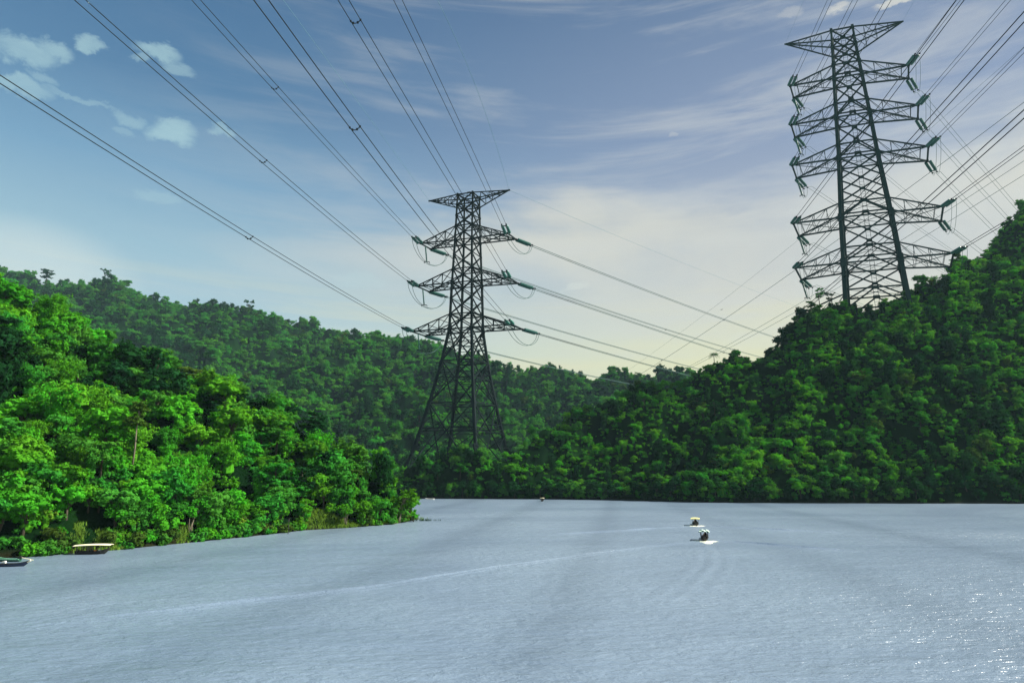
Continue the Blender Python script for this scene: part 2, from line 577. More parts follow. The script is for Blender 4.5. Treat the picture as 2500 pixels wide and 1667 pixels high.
def lobe_leaves(lobes, per, size, upbias=0.25, jit=0.30, core=0.62, asp=0.55, droop=None, rand=0.40, low=-0.75):
    out = []
    tot = sum((l[3] * l[4] + l[3] * l[5] + l[4] * l[5]) for l in lobes)
    for x, y, z, rx, ry, rz in lobes:
        k = max(8, int(per * (rx * ry + rx * rz + ry * rz) / tot))
        d = unit(rng.normal(size=(k * 2, 3)))
        d = d[d[:, 2] > low][:k]
        # tufts: leaves gather in small bunches with gaps between
        tuft = unit(rng.normal(size=(max(5, k // 26), 3)))
        near = tuft[np.argmax(d @ tuft.T, 1)]
        d = unit(d * 0.42 + near * 0.58)
        rad = 1 + rng.normal(size=(len(d), 1)) * jit * 0.6 + rng.random((len(d), 1)) * jit * 0.5
        c = np.array([x, y, z]) + d * np.array([rx, ry, rz]) * rad
        nr = unit(d / np.array([rx, ry, rz])) + rng.normal(size=d.shape) * rand + np.array([0, 0, upbias])
        out.append(leaf_quads(c, nr, size * (0.6 + 0.8 * rng.random(len(d))), asp, droop))
        if core:
            out.append(blob_quads((x, y, z), (rx * core, ry * core, rz * core)))
    return np.concatenate(out)


def bark_tube(pts, r, n=6):
    b = MB().tube(pts, r, n)
    return b


def limb(p, q, sag, r0, r1, mb, k=5):
    p, q = np.asarray(p, float), np.asarray(q, float)
    t = np.linspace(0, 1, k)[:, None]
    pts = p + (q - p) * t + np.array([0, 0, sag]) * np.sin(t * np.pi) + rng.normal(size=(k, 3)) * 0.05 * np.linalg.norm(q - p) * np.sin(t * np.pi)
    mb.tube(pts, np.linspace(r0, r1, k), 6)


def kind_broadleaf(per=2600, leaf=0.36, flat=1.0, n=13):
    h = rng.uniform(6.5, 8.0)
    lobes, mb = [], MB()
    mb.tube([(0, 0, -1.5), (0.1, 0, 1.5), (rng.normal() * .3, rng.normal() * .3, h * 0.6)], [0.38, 0.3, 0.22])
    for i in range(n):
        a, r = rng.uniform(0, 6.28), rng.uniform(0.2, 1) ** 0.6 * 2.9
        z = h + (1 - (r / 3.2) ** 2) * 2.0 * flat * rng.uniform(0.3, 1) - rng.uniform(0, 2.6) * flat
        s = rng.uniform(1.1, 1.9)
        lobes.append((math.cos(a) * r, math.sin(a) * r, z, s * rng.uniform(.9, 1.25), s * rng.uniform(.9, 1.25), s * rng.uniform(.65, .95) * flat))
        limb((0, 0, h * rng.uniform(.35, .6)), (math.cos(a) * r * .85, math.sin(a) * r * .85, z - s * .3), .2, .14, .05, mb)
    # low skirt of foliage
    for i in range(5):
        a, r = rng.uniform(0, 6.28), rng.uniform(1.2, 2.4)
        s = rng.uniform(.8, 1.4)
        lobes.append((math.cos(a) * r, math.sin(a) * r, rng.uniform(1.5, 4.2), s, s, s * 1.1))
    return lobe_leaves(lobes, per, leaf), mb


def kind_vine(per=2600, leaf=0.36):
    h = rng.uniform(8.5, 12)
    lobes, mb = [], MB()
    mb.tube([(0, 0, -1.5), (0, 0, h * .8)], [0.35, 0.2])
    z, x, y = 0.5, 0.0, 0.0
    while z < h:
        f = z / h
        r = (2.0 - 0.9 * f + (0.8 if f > .72 else 0)) * rng.uniform(.8, 1.15)
        x += rng.normal() * .35; y += rng.normal() * .35
        lobes.append((x, y, z, r, r * rng.uniform(.8, 1.2), rng.uniform(1.2, 1.8)))
        if rng.random() < .75:
            a = rng.uniform(0, 6.28)
            lobes.append((x + math.cos(a) * r * .8, y + math.sin(a) * r * .8, z + rng.uniform(-.5, .5), r * .55, r * .55, r * rng.uniform(.6, 1.2)))
        z += rng.uniform(.9, 1.5)
    return lobe_leaves(lobes, per, leaf, upbias=.05, droop=.55, jit=.3, low=-.95), mb


def kind_umbrella(per=2200, leaf=0.34):
    h = rng.uniform(8, 10)
    lobes, mb = [], MB()
    mb.tube([(0, 0, -1.5), (.15, 0, h * .5), (.1, .1, h * .85)], [0.32, 0.24, 0.14])
    for lev, (z0, R) in enumerate(((.62, 3.4), (.8, 3.6), (.97, 2.4))):
        for i in range(7 if lev < 2 else 5):
            a, r = rng.uniform(0, 6.28), rng.uniform(.35, 1) * R
            z = h * z0 + rng.normal() * .35 - r * .12
            s = rng.uniform(.9, 1.5)
            lobes.append((math.cos(a) * r, math.sin(a) * r, z, s * 1.2, s * 1.2, rng.uniform(.35, .6)))
            limb((0, 0, h * z0 - .9), (math.cos(a) * r, math.sin(a) * r, z - .15), .3, .1, .03, mb)
    return lobe_leaves(lobes, per, leaf, upbias=.8, jit=.35, core=.6, rand=.45), mb


def kind_bamboo(per=2600, leaf=0.34, culms=26):
    mb = MB()
    out = []
    k = per // culms
    for i in range(culms):
        a, b0 = rng.uniform(0, 6.28), rng.uniform(0, .8)
        H, R = rng.uniform(6, 10.5), rng.uniform(1.2, 4.2)
        d = np.array([math.cos(a), math.sin(a), 0])
        t = np.linspace(0, 1, 9)[:, None]
        pts = d * b0 + d * R * t ** 2.4 + np.array([0, 0, 1]) * H * (t * 1.15 - .32 * t ** 3.2) - np.array([0, 0, .8])
        mb.tube(pts, np.linspace(.07, .02, 9), 4)
        tt = .28 + .72 * rng.random(k) ** .8
        idx = tt * 8
        i0 = np.clip(idx.astype(int), 0, 7)
        c = pts[i0] + (pts[i0 + 1] - pts[i0]) * (idx - i0)[:, None] + rng.normal(size=(k, 3)) * np.array([.42, .42, .32])
        out.append(leaf_quads(c, rng.normal(size=(k, 3)) * .7 + np.array([0, 0, .7]) + d * .5, leaf * (0.7 + .8 * rng.random(k)), .3, .5))
    for z, r in ((1.2, 1.5), (3.4, 1.5), (5.2, 1.1)):
        out.append(blob_quads((0, 0, z), (r, r, 1.7)))
    return np.concatenate(out), mb


def kind_palm(per=1000, leaf=0.4):
    mb = MB()
    h = 8.5
    mb.tube([(0, 0, -1.5), (.25, .1, h * .5), (.15, 0, h)], [.28, .2, .17])
    out = []
    for i in range(20):
        a, el = rng.uniform(0, 6.28), rng.uniform(-.25, 1.0)
        L = rng.uniform(3.0, 3.9)
        d = np.array([math.cos(a), math.sin(a), 0])
        t = np.linspace(0, 1, 22)
        pts = np.array([.15, 0, h]) + d * (L * t * math.cos(el * .7))[:, None] + np.array([0, 0, 1]) * (L * (math.sin(el) * t - .75 * t ** 2.2))[:, None]
        mb.tube(pts[::5], [.05, .04, .03, .02, .02], 4)
        side = np.array([-d[1], d[0], 0])
        for s in (-1, 1):
            w = .75 * np.sin(np.pi * (t * .9 + .08)) + .1
            tip = pts + side * s * w[:, None] - np.array([0, 0, .35]) * w[:, None] + d * .25
            wd = d * .09
            out.append(np.stack([pts - wd, pts + wd, tip + wd * .3, tip - wd * .3], 1)[1:])
    return np.concatenate(out), mb


def kind_sparse(per=900, leaf=0.34):
    mb = MB()
    h = rng.uniform(8.5, 11)
    mb.tube([(0, 0, -2), (.2, .1, h * .4), (.05, .2, h * .7)], [.22, .17, .1])
    lobes = []
    for i in range(9):
        a, r = rng.uniform(0, 6.28), rng.uniform(.9, 2.8)
        z = h * rng.uniform(.62, 1.0)
        q = (math.cos(a) * r, math.sin(a) * r, z)
        limb((.1, .1, h * rng.uniform(.4, .68)), q, .3, .09, .03, mb)
        s = rng.uniform(.5, 1.0)
        lobes.append((*q, s * 1.15, s * 1.15, s * .6))
    return lobe_leaves(lobes, per, leaf, upbias=.5, jit=.5, core=0, rand=.6), mb


def kind_slender(per=2400, leaf=.34):
    """tall thin bare trunk with a drooping tiered head"""
    mb = MB()
    h = 17.0
    mb.tube([(0, 0, -2), (.15, 0, 5), (-.05, 0, 10), (.1, 0, 15)], [.24, .2, .17, .1])
    lobes = []
    for i in range(15):
        f = rng.uniform(0, 1)
        a, r = rng.uniform(0, 6.28), (1 - f * .55) * rng.uniform(.6, 3.0)
        q = (math.cos(a) * r, math.sin(a) * r, 11.5 + f * 5.5 - r * .35)
        limb((.05, 0, 11 + f * 3.6), q, .4, .08, .03, mb)
        s = rng.uniform(.7, 1.3)
        lobes.append((*q, s * 1.2, s * 1.2, s * .55))
    return lobe_leaves(lobes, per, leaf, upbias=.3, jit=.45, core=.5, rand=.6, droop=.35), mb


def kind_leaning(per=2600, leaf=.26):
    """shoreline tree: several thin leaning stems and a loose airy head"""
    mb = MB()
    lobes = []
    for i in range(6):
        bx = rng.uniform(-1.0, 1.2)
        tx = bx + rng.uniform(-.6, 3.2)
        h = rng.uniform(4.2, 6.6)
        ty = rng.normal() * .9
        t = np.linspace(0, 1, 7)[:, None]
        pts = np.array([bx, rng.normal() * .3, -1]) * (1 - t) + np.array([tx, ty, h]) * t + np.array([-.3, 0, .5]) * np.sin(t * np.pi)
        mb.tube(pts, np.linspace(.13, .05, 7), 6)
        for k in range(4):
            q = np.array([tx, ty, h]) + rng.normal(size=3) * np.array([1.1, .9, .7])
            limb(pts[4], q, .2, .05, .02, mb)
            s = rng.uniform(.45, .95)
            lobes.append((*q, s * 1.3, s * 1.2, s * .7))
    return lobe_leaves(lobes, per, leaf, upbias=.4, jit=.4, core=.35, rand=.6), mb


def kind_shrub(per=1100, leaf=.27):
    lobes, mb = [], MB()
    mb.tube([(0, 0, -.6), (0, 0, 1.2)], [.12, .06])
    for i in range(9):
        a, r = rng.uniform(0, 6.28), rng.uniform(0, 1.7)
        s = rng.uniform(.6, 1.15)
        lobes.append((math.cos(a) * r, math.sin(a) * r, rng.uniform(.4, 2.0), s, s, s * rng.uniform(.7, 1.1)))
    return lobe_leaves(lobes, per, leaf, upbias=.3, jit=.32), mb


def kind_creeper(per=2000, leaf=.33):
    """hummocks smothered in climbing creeper, trailing down the slope"""
    lobes = []
    for i in range(20):
        a, r = rng.uniform(0, 6.28), rng.uniform(0, 1) ** .6 * 4.2
        s = rng.uniform(.6, 1.5)
        lobes.append((math.cos(a) * r, math.sin(a) * r, rng.uniform(.2, 1.1) + rng.random() ** 3 * 3.0, s * rng.uniform(.8, 1.7), s * rng.uniform(.8, 1.4), s * rng.uniform(.7, 1.3)))
    return lobe_leaves(lobes, per, leaf, upbias=.35, jit=.35, low=-.3), MB().tube([(0, 0, -1), (0, 0, .8)], [.1, .05])


PROTO = {}      # kind -> list of (crown mesh, trunk mesh, tone, top height, radius)
def add_proto(kind, fn, tone, **kw):
    q, mb = fn(**kw)
    cm = quads_mesh('crown', q, [LEAF[tone]])
    tm = mb.mesh('trunk', M_paleb if kind in ('leaning', 'slender') else M_bark, True)
    z = q[..., 2].reshape(-1)
    rad = np.percentile(np.hypot(q[..., 0], q[..., 1]), 92)
    PROTO.setdefault(kind, []).append((cm, tm, tone, float(np.percentile(z, 98)), float(rad)))


for tone in ('bright green', 'mid green', 'dark green', 'olive green'):
    add_proto('broadleaf', kind_broadleaf, tone)
add_proto('broadleaf', kind_broadleaf, 'mid green', flat=.8, n=17)
add_proto('broadleaf', kind_broadleaf, 'bright green', flat=.9, n=16)
for tone in ('dark green', 'mid green', 'dark green', 'bright green'):
    add_proto('vine', kind_vine, tone)
for tone in ('mid green', 'dark green', 'olive green'):
    add_proto('umbrella', kind_umbrella, tone)
for tone in ('bright green', 'mid green', 'bright green'):
    add_proto('bamboo', kind_bamboo, tone)
for tone in ('bright green', 'mid green', 'olive green', 'yellow green'):
    add_proto('shrub', kind_shrub, tone)
for tone in ('bright green', 'mid green', 'mid green'):
    add_proto('creeper', kind_creeper, tone)
add_proto('palm', kind_palm, 'mid green')
add_proto('sparse', kind_sparse, 'dark green')
add_proto('sparse', kind_sparse, 'mid green')
add_proto('slender', kind_slender, 'olive green')
add_proto('leaning', kind_leaning, 'bright green')

KNAME = {'broadleaf': 'broadleaf_tree', 'vine': 'vine_draped_tree', 'umbrella': 'umbrella_tree', 'bamboo': 'bamboo_clump', 'shrub': 'shrub', 'creeper': 'creeper_mound',
         'palm': 'palm_tree', 'sparse': 'slim_tree', 'slender': 'slender_tree', 'leaning': 'leaning_tree'}
KWORD = {'sparse': 'open-branched slim tree', 'palm': 'palm', 'broadleaf': 'broadleaf tree', 'vine': 'vine-draped tree', 'umbrella': 'flat-topped tree', 'bamboo': 'bamboo clump', 'shrub': 'shrub', 'creeper': 'creeper-covered mound'}
KCAT = {'bamboo': 'bamboo', 'shrub': 'shrub', 'creeper': 'creeper'}

# scatter: candidate plants on all three hills
CAND = []       # dicts
def scatter(hill, n, smax, mixes, smin=0.0, size=(.75, 1.25), sd=1):
    r = np.random.default_rng(sd)
    px = r.uniform(hill.x0, hill.x1, n * 3)
    s = r.uniform(smin, smax, n * 3)
    # keep an even cover on the ground: more where the fan is wide
    A, B = hill.ends(px)
    P = hill.pos(px, s)
    wgt = P[:, 1] / P[:, 1].max() * np.linalg.norm(B - A, axis=1)
    keep = r.random(n * 3) < wgt / wgt.max() * 1.2
    px, s, P = px[keep][:n], s[keep][:n], P[keep][:n]
    patch = fbm(P[:, 0] / 42.0 + 40, P[:, 1] / 42.0 + P[:, 2] / 46.0 + 11, 3)
    out = []
    for i in range(len(P)):
        # open creeper patches alternate with dark groves
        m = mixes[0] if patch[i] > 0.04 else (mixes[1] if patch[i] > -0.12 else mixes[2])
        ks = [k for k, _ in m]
        w = np.array([x for _, x in m], float)
        k, tone = ks[r.choice(len(ks), p=w / w.sum())]
        opts = [j for j, p in enumerate(PROTO[k]) if tone is None or p[2] == tone]
        j = opts[r.integers(len(opts))]
        sc = (size[0] + (size[1] - size[0]) * min(1.5, r.gamma(1.3, .36)) ) * (1.0 if k != 'shrub' else 1.1)
        tn = PROTO[k][j][2]
        if hill is not H_LEFT:
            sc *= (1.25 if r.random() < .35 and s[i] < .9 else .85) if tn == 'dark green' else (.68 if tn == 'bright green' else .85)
        CAND.append(dict(hill=hill.name, px=px[i], s=s[i], P=P[i], kind=k, var=j, sc=sc, rz=r.uniform(0, 6.28), tilt=r.normal(0, .06, 2)))


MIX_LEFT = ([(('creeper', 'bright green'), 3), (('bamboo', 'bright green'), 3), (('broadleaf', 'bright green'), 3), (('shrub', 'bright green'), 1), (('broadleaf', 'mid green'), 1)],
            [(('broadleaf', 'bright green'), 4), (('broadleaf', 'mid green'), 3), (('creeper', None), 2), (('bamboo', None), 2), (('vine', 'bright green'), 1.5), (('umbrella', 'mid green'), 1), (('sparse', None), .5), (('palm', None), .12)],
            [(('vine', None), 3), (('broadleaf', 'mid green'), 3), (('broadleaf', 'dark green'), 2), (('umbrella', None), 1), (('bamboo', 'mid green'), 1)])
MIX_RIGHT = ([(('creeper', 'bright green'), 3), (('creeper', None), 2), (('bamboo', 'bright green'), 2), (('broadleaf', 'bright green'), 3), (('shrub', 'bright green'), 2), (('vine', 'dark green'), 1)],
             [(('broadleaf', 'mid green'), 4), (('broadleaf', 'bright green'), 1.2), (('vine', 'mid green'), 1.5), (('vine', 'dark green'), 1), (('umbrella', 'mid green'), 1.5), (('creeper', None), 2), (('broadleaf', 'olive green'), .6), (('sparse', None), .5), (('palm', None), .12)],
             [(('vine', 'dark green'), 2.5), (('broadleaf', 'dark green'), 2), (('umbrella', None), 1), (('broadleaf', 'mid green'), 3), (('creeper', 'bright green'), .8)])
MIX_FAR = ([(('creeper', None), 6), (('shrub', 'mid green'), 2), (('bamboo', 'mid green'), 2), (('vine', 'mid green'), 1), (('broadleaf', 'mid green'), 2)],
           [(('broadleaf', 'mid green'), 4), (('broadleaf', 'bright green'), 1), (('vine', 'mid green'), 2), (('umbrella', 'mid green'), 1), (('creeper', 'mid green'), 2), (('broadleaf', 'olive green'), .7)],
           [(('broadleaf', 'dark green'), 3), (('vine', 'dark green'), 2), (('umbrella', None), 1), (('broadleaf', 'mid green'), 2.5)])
scatter(H_LEFT, 1600, 1.12, MIX_LEFT, 0.035, (.32, .95), 1)
scatter(H_RIGHT, 9800, 1.10, MIX_RIGHT, 0.02, (.24, .88), 2)
scatter(H_FAR, 15000, 1.06, MIX_FAR, 0.0, (.42, 1.4), 3)
scatter(H_LEFT, 700, 1.1, ([(('creeper', None), 3), (('shrub', 'bright green'), 2), (('shrub', 'mid green'), 2)],) * 3, 0.02, (.3, .55), 31)
scatter(H_RIGHT, 3600, 1.08, ([(('creeper', 'mid green'), 3), (('shrub', 'mid green'), 3)],) * 3, 0.02, (.3, .6), 32)
scatter(H_FAR, 4200, 1.04, ([(('creeper', 'mid green'), 3), (('shrub', 'mid green'), 2)],) * 3, 0.0, (.8, 1.7), 33)
# water's edge
def fringe(hill, px0, px1, n, s0, s1, mix, size, sd):
    r = np.random.default_rng(sd)
    for px in np.linspace(px0, px1, n) + r.normal(0, (px1 - px0) / n * .3, n):
        s = r.uniform(s0, s1)
        if hill is H_LEFT and (750 < px < 862 or 172 < px < 262 or 425 < px < 470):
            s += .09
        ks = [k for k, _ in mix]
        w = np.array([x for _, x in mix], float)
        k, tone = ks[r.choice(len(ks), p=w / w.sum())]
        opts = [j for j, p in enumerate(PROTO[k]) if tone is None or p[2] == tone]
        CAND.append(dict(hill=hill.name, px=px, s=s, P=hill.pos(np.array([px]), np.array([s]))[0], kind=k, var=opts[r.integers(len(opts))], sc=r.uniform(*size), rz=r.uniform(0, 6.28), tilt=r.normal(0, .08, 2)))
fringe(H_LEFT, -60, 1000, 46, .03, .09, [(('broadleaf', 'bright green'), 3), (('broadleaf', 'mid green'), 3), (('bamboo', None), 1), (('shrub', None), 2)], (.65, .95), 21)
fringe(H_LEFT, -60, 1000, 90, -.004, .022, [(('shrub', 'mid green'), 3), (('shrub', 'olive green'), 2), (('shrub', 'bright green'), 2)], (.5, .9), 22)
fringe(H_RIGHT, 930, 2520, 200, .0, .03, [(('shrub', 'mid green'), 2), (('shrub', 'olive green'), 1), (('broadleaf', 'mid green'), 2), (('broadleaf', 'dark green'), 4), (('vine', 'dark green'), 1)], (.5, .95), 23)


def grove(hill, n, px, dpx, s, ds, mix, size, sd):
    r = np.random.default_rng(sd)
    for i in range(n):
        x, t = r.normal(px, dpx), float(np.clip(r.normal(s, ds), .015, 1.0))
        k, tone = mix[r.integers(len(mix))]
        opts = [j for j, p in enumerate(PROTO[k]) if p[2] == tone]
        CAND.append(dict(hill=hill.name, px=x, s=t, P=hill.pos(np.array([x]), np.array([t]))[0], kind=k, var=opts[r.integers(len(opts))], sc=r.uniform(*size), rz=r.uniform(0, 6.28), tilt=r.normal(0, .08, 2)))


BR = [('bamboo', 'bright green'), ('broadleaf', 'bright green'), ('creeper', 'bright green'), ('bamboo', 'bright green'), ('shrub', 'yellow green')]  # sunlit patches of the right slope, put in as brighter leaf colours
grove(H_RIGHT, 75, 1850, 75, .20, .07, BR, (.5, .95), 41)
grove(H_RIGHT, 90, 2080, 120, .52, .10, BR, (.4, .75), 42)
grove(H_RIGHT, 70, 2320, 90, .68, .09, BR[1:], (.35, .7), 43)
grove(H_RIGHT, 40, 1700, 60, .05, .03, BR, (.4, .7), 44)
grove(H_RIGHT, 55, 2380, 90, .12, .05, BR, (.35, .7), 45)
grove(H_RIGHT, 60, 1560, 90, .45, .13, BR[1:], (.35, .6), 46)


def open_bank(c):
    if c['hill'] != 'left_hill':
        return False
    x, s = c['px'], c['s']
    return (748 < x < 868 and s < .11) or (172 < x < 268 and s < .06) or (x < 62 and s < .012) or (426 < x < 472 and s < .07)


CAND = [c for c in CAND if not open_bank(c)]

# which plants show: paint discs back to front on a coarse picture of the frame
def visible_area():
    for c in CAND:
        cm, tm, tone, top, rad = PROTO[c['kind']][c['var']]
        mid = c['P'] + np.array([0, 0, top * .62 * c['sc']])
        q = proj(mid)[0]
        mpp = F / max(math.hypot(mid[1], mid[0] * .3), 1.0)
        c['q'], c['rx'], c['ry'] = q, rad * c['sc'] * mpp * .85, top * .42 * c['sc'] * mpp
    W, Hh, k = 834, 556, 3.0
    buf = np.full((Hh, W), -1, int)
    yy, xx = np.mgrid[0:Hh, 0:W]
    for i in sorted(range(len(CAND)), key=lambda i: -CAND[i]['P'][1]):
        c = CAND[i]
        x, y, rx, ry = c['q'][0] / k, c['q'][1] / k, max(c['rx'] / k, .6), max(c['ry'] / k, .6)
        a0, a1, b0, b1 = int(max(0, x - rx)), int(min(W - 1, x + rx)), int(max(0, y - ry)), int(min(Hh - 1, y + ry))
        if a1 < a0 or b1 < b0:
            continue
        sx, sy = xx[b0:b1 + 1, a0:a1 + 1], yy[b0:b1 + 1, a0:a1 + 1]
        buf[b0:b1 + 1, a0:a1 + 1][((sx - x) / rx) ** 2 + ((sy - y) / ry) ** 2 <= 1] = i
    return np.bincount(buf[buf >= 0], minlength=len(CAND))


def plant(kind, var, P, sc, rz, label, cat, group=None, tilt=(0, 0), name=None, parts=True):
    cm, tm = PROTO[kind][var][:2]
    root = empty(name or KNAME[kind], P, label, cat, group)
    root.rotation_euler = (tilt[0], tilt[1], rz)
    root.scale = (sc, sc, sc)
    link('crown', cm, root)
    if parts and kind not in ('shrub', 'creeper'):
        link('culms' if kind == 'bamboo' else 'trunk', tm, root)
    return root


# singular plants that the photograph shows apart from the mass
SPECIAL = []
def special(kind, var, hill, px, s, sc, label, rz=0.0, name=None):
    P = hill.pos(np.array([float(px)]), np.array([float(s)]))[0]
    SPECIAL.append(plant(kind, var, P, sc, rz, label, 'tree', name=name))
    # clear a little room so that it is seen
    for c in CAND:
        if c['P'][1] < P[1] + 1 and abs(c['px'] - px) < 16 and P[1] - c['P'][1] < 9 and c['kind'] not in ('shrub', 'creeper') and c['hill'] == hill.name:
            c['sc'] *= .55
    return P


special('slender', 0, H_LEFT, 316, .20, .86, 'tall thin bare-trunked tree with a drooping olive head on the left hillside', .3)
special('leaning', 0, H_LEFT, 972, .05, 1.15, 'airy tree with thin leaning stems over the water at the tip of the left point', 0.0)
special('vine', 2, H_LEFT, 930, .72, 1.08, 'tall black-green vine-smothered tree standing up at the end of the left ridge', .4)
special('vine', 0, H_LEFT, 585, .97, .8, 'dark round-topped tree poking above the middle of the left ridge line', 1.4)
special('palm', 0, H_RIGHT, 1745, .96, 1.1, 'lone palm on the right hill crest, below the descending power lines', .2)
special('broadleaf', 2, H_RIGHT, 1957, .99, 1.05, 'dark round-headed tree on a bare trunk on the crest left of the hilltop tower', .2)
special('sparse', 1, H_RIGHT, 2003, 1.0, 1.45, 'thin open-branched tree on the crest, between two fuller crowns left of the hilltop tower', .9)
special('sparse', 0, H_RIGHT, 2032, .99, 1.15, 'leafy open tree on the crest against the left leg of the hilltop tower', 2.2)
special('vine', 2, H_RIGHT, 2118, .98, .85, 'dark vine-smothered column on the crest below the middle of the hilltop tower', 2.2)
special('vine', 0, H_RIGHT, 2420, .50, 1.9, 'very tall broad black vine-covered column in the right hillside, near the frame edge', .2)
special('vine', 2, H_RIGHT, 2022, .48, 1.5, 'pointed dark vine-covered mound midway down the right hill', 1.0)
special('vine', 0, H_RIGHT, 2066, .47, 1.1, 'slim dark vine column beside the pointed mound midway down the right hill', 2.0)
special('broadleaf', 5, H_RIGHT, 1955, .012, .95, 'bright yellow-green bushy tree right at the waterline under the right hill', 1.0)
special('sparse', 0, H_FAR, 255, 1.0, 2.9, 'forked bare-topped tree on the far left ridge against the sky', .4)
special('umbrella', 1, H_FAR, 115, 1.0, 2.7, 'flat open tree at the left end of the far ridge', .4)
special('sparse', 0, H_FAR, 610, 1.0, 2.7, 'small spreading tree on the far ridge before its dip towards the tower', 2.4)

for px, sc, lab in ((300, .75, 'small tree on thin leaning stems just right of the moored canopy boat'), (462, .8, 'pale leaning-stemmed tree by a gap in the left bank between moored boat and stake'),
                    (640, .7, 'small tree on thin leaning stems left of the bare stake'), (735, .8, 'tree on leaning stems at the left end of the grassy bank'), (845, .72, 'small tree on leaning stems at the right end of the grassy bank')):
    special('leaning', 0, H_LEFT, px, .035, sc, lab, px * .37)
VIS = visible_area()
order = [int(i) for i in np.argsort(-VIS) if VIS[i] > 0]
trees = [i for i in order if CAND[i]['kind'] not in ('shrub', 'creeper', 'bamboo')][:215]
shrubs = [i for i in order if CAND[i]['kind'] == 'shrub'][:60]
mounds = [i for i in order if CAND[i]['kind'] == 'creeper'][:70]
bamboos = [i for i in order if CAND[i]['kind'] == 'bamboo'][:60]
single = set(trees + shrubs + mounds + bamboos)

HNAME = {'left_hill': 'left hill', 'far_hill': 'far hill', 'right_hill': 'right hill'}
def where(c):
    x, s, h = c['q'][0], c['s'], c['hill']
    if h == 'left_hill':
        if s < .11:
            spot = ('beside the two longtail boats' if x < 90 else 'left of the moored canopy boat' if x < 165 else 'behind the moored canopy boat' if x < 270 else 'right of the moored canopy boat' if x < 430
                    else 'between moored boat and bare stake' if x < 640 else 'behind the bare stake' if x < 745 else 'on the grassy bank' if x < 880 else 'at the leaning-stem point')
            return 'at the water ' + spot
        spot = ('by the left frame edge' if x < 110 else 'above the moored boat' if x < 250 else 'around the bare-trunked tree' if x < 400 else 'above the wooded bank' if x < 620 else 'above the bare stake' if x < 760 else 'above the point')
        band = 'low' if s < .38 else 'halfway up' if s < .68 else 'high' if s < .9 else 'on the crest'
        return f'{band} on left hill {spot}' if band in ('low', 'high') else f'{band} left hill {spot}' if band == 'halfway up' else f'{band} of left hill {spot}'
    if h == 'right_hill':
        spot = ('under the middle tower' if x < 1250 else 'right of the middle tower' if x < 1480 else 'above the two moving boats' if x < 1800 else 'left of the hilltop tower' if x < 2020 else 'below the hilltop tower' if x < 2240 else 'by the right frame edge')
        if s < .05:
            return 'at the waterline ' + spot
        band = 'low on' if s < .35 else 'halfway up' if s < .68 else 'high on' if s < .9 else 'on the crest of'
        return f'{band} right hill {spot}'
    spot = 'at its left end' if x < 300 else 'left of the tower' if x < 900 else 'behind the tower' if x < 1260 else 'at its right end'
    band = 'low on' if s < .35 else 'halfway up' if s < .68 else 'high on' if s < .92 else 'on the crest of'
    return f'{band} far hill {spot}'


ORD = ['', 'second', 'third', 'fourth', 'fifth', 'sixth', 'seventh', 'eighth', 'ninth', 'tenth', 'eleventh', 'twelfth']
NUMW = ['', 'one', 'two', 'three', 'four', 'five', 'six', 'seven', 'eight', 'nine', 'ten', 'eleven', 'twelve']
cells = {}
for i in single:
    c = CAND[i]
    tone = PROTO[c['kind']][c['var']][2]
    cells.setdefault((tone, KWORD[c['kind']], where(c)), []).append(i)
LABEL = {}
for (tone, kw, wh), ids in cells.items():
    ids.sort(key=lambda i: CAND[i]['q'][0])
    n = len(ids)
    for k, i in enumerate(ids):
        if n == 1:
            t = ''
        elif k == 0:
            t = ', leftmost'
        elif k == n - 1:
            t = ', rightmost'
        elif n == 3:
            t = ', middle one'
        else:
            t = f', {ORD[k]} from left'
        LABEL[i] = f'{tone} {kw} {wh}{t}'
GROUPS = {'left_hill': 'on the near left hill', 'right_hill': 'on the right hill', 'far_hill': 'on the far hill'}
for i in sorted(single):
    c = CAND[i]
    g = {'bamboo': 'bamboo clumps ', 'shrub': 'shrubs ', 'creeper': 'creeper mounds '}.get(c['kind'], 'forest trees ') + GROUPS[c['hill']]
    plant(c['kind'], c['var'], c['P'], c['sc'], c['rz'], LABEL[i], KCAT.get(c['kind'], 'tree'), g, c['tilt'])


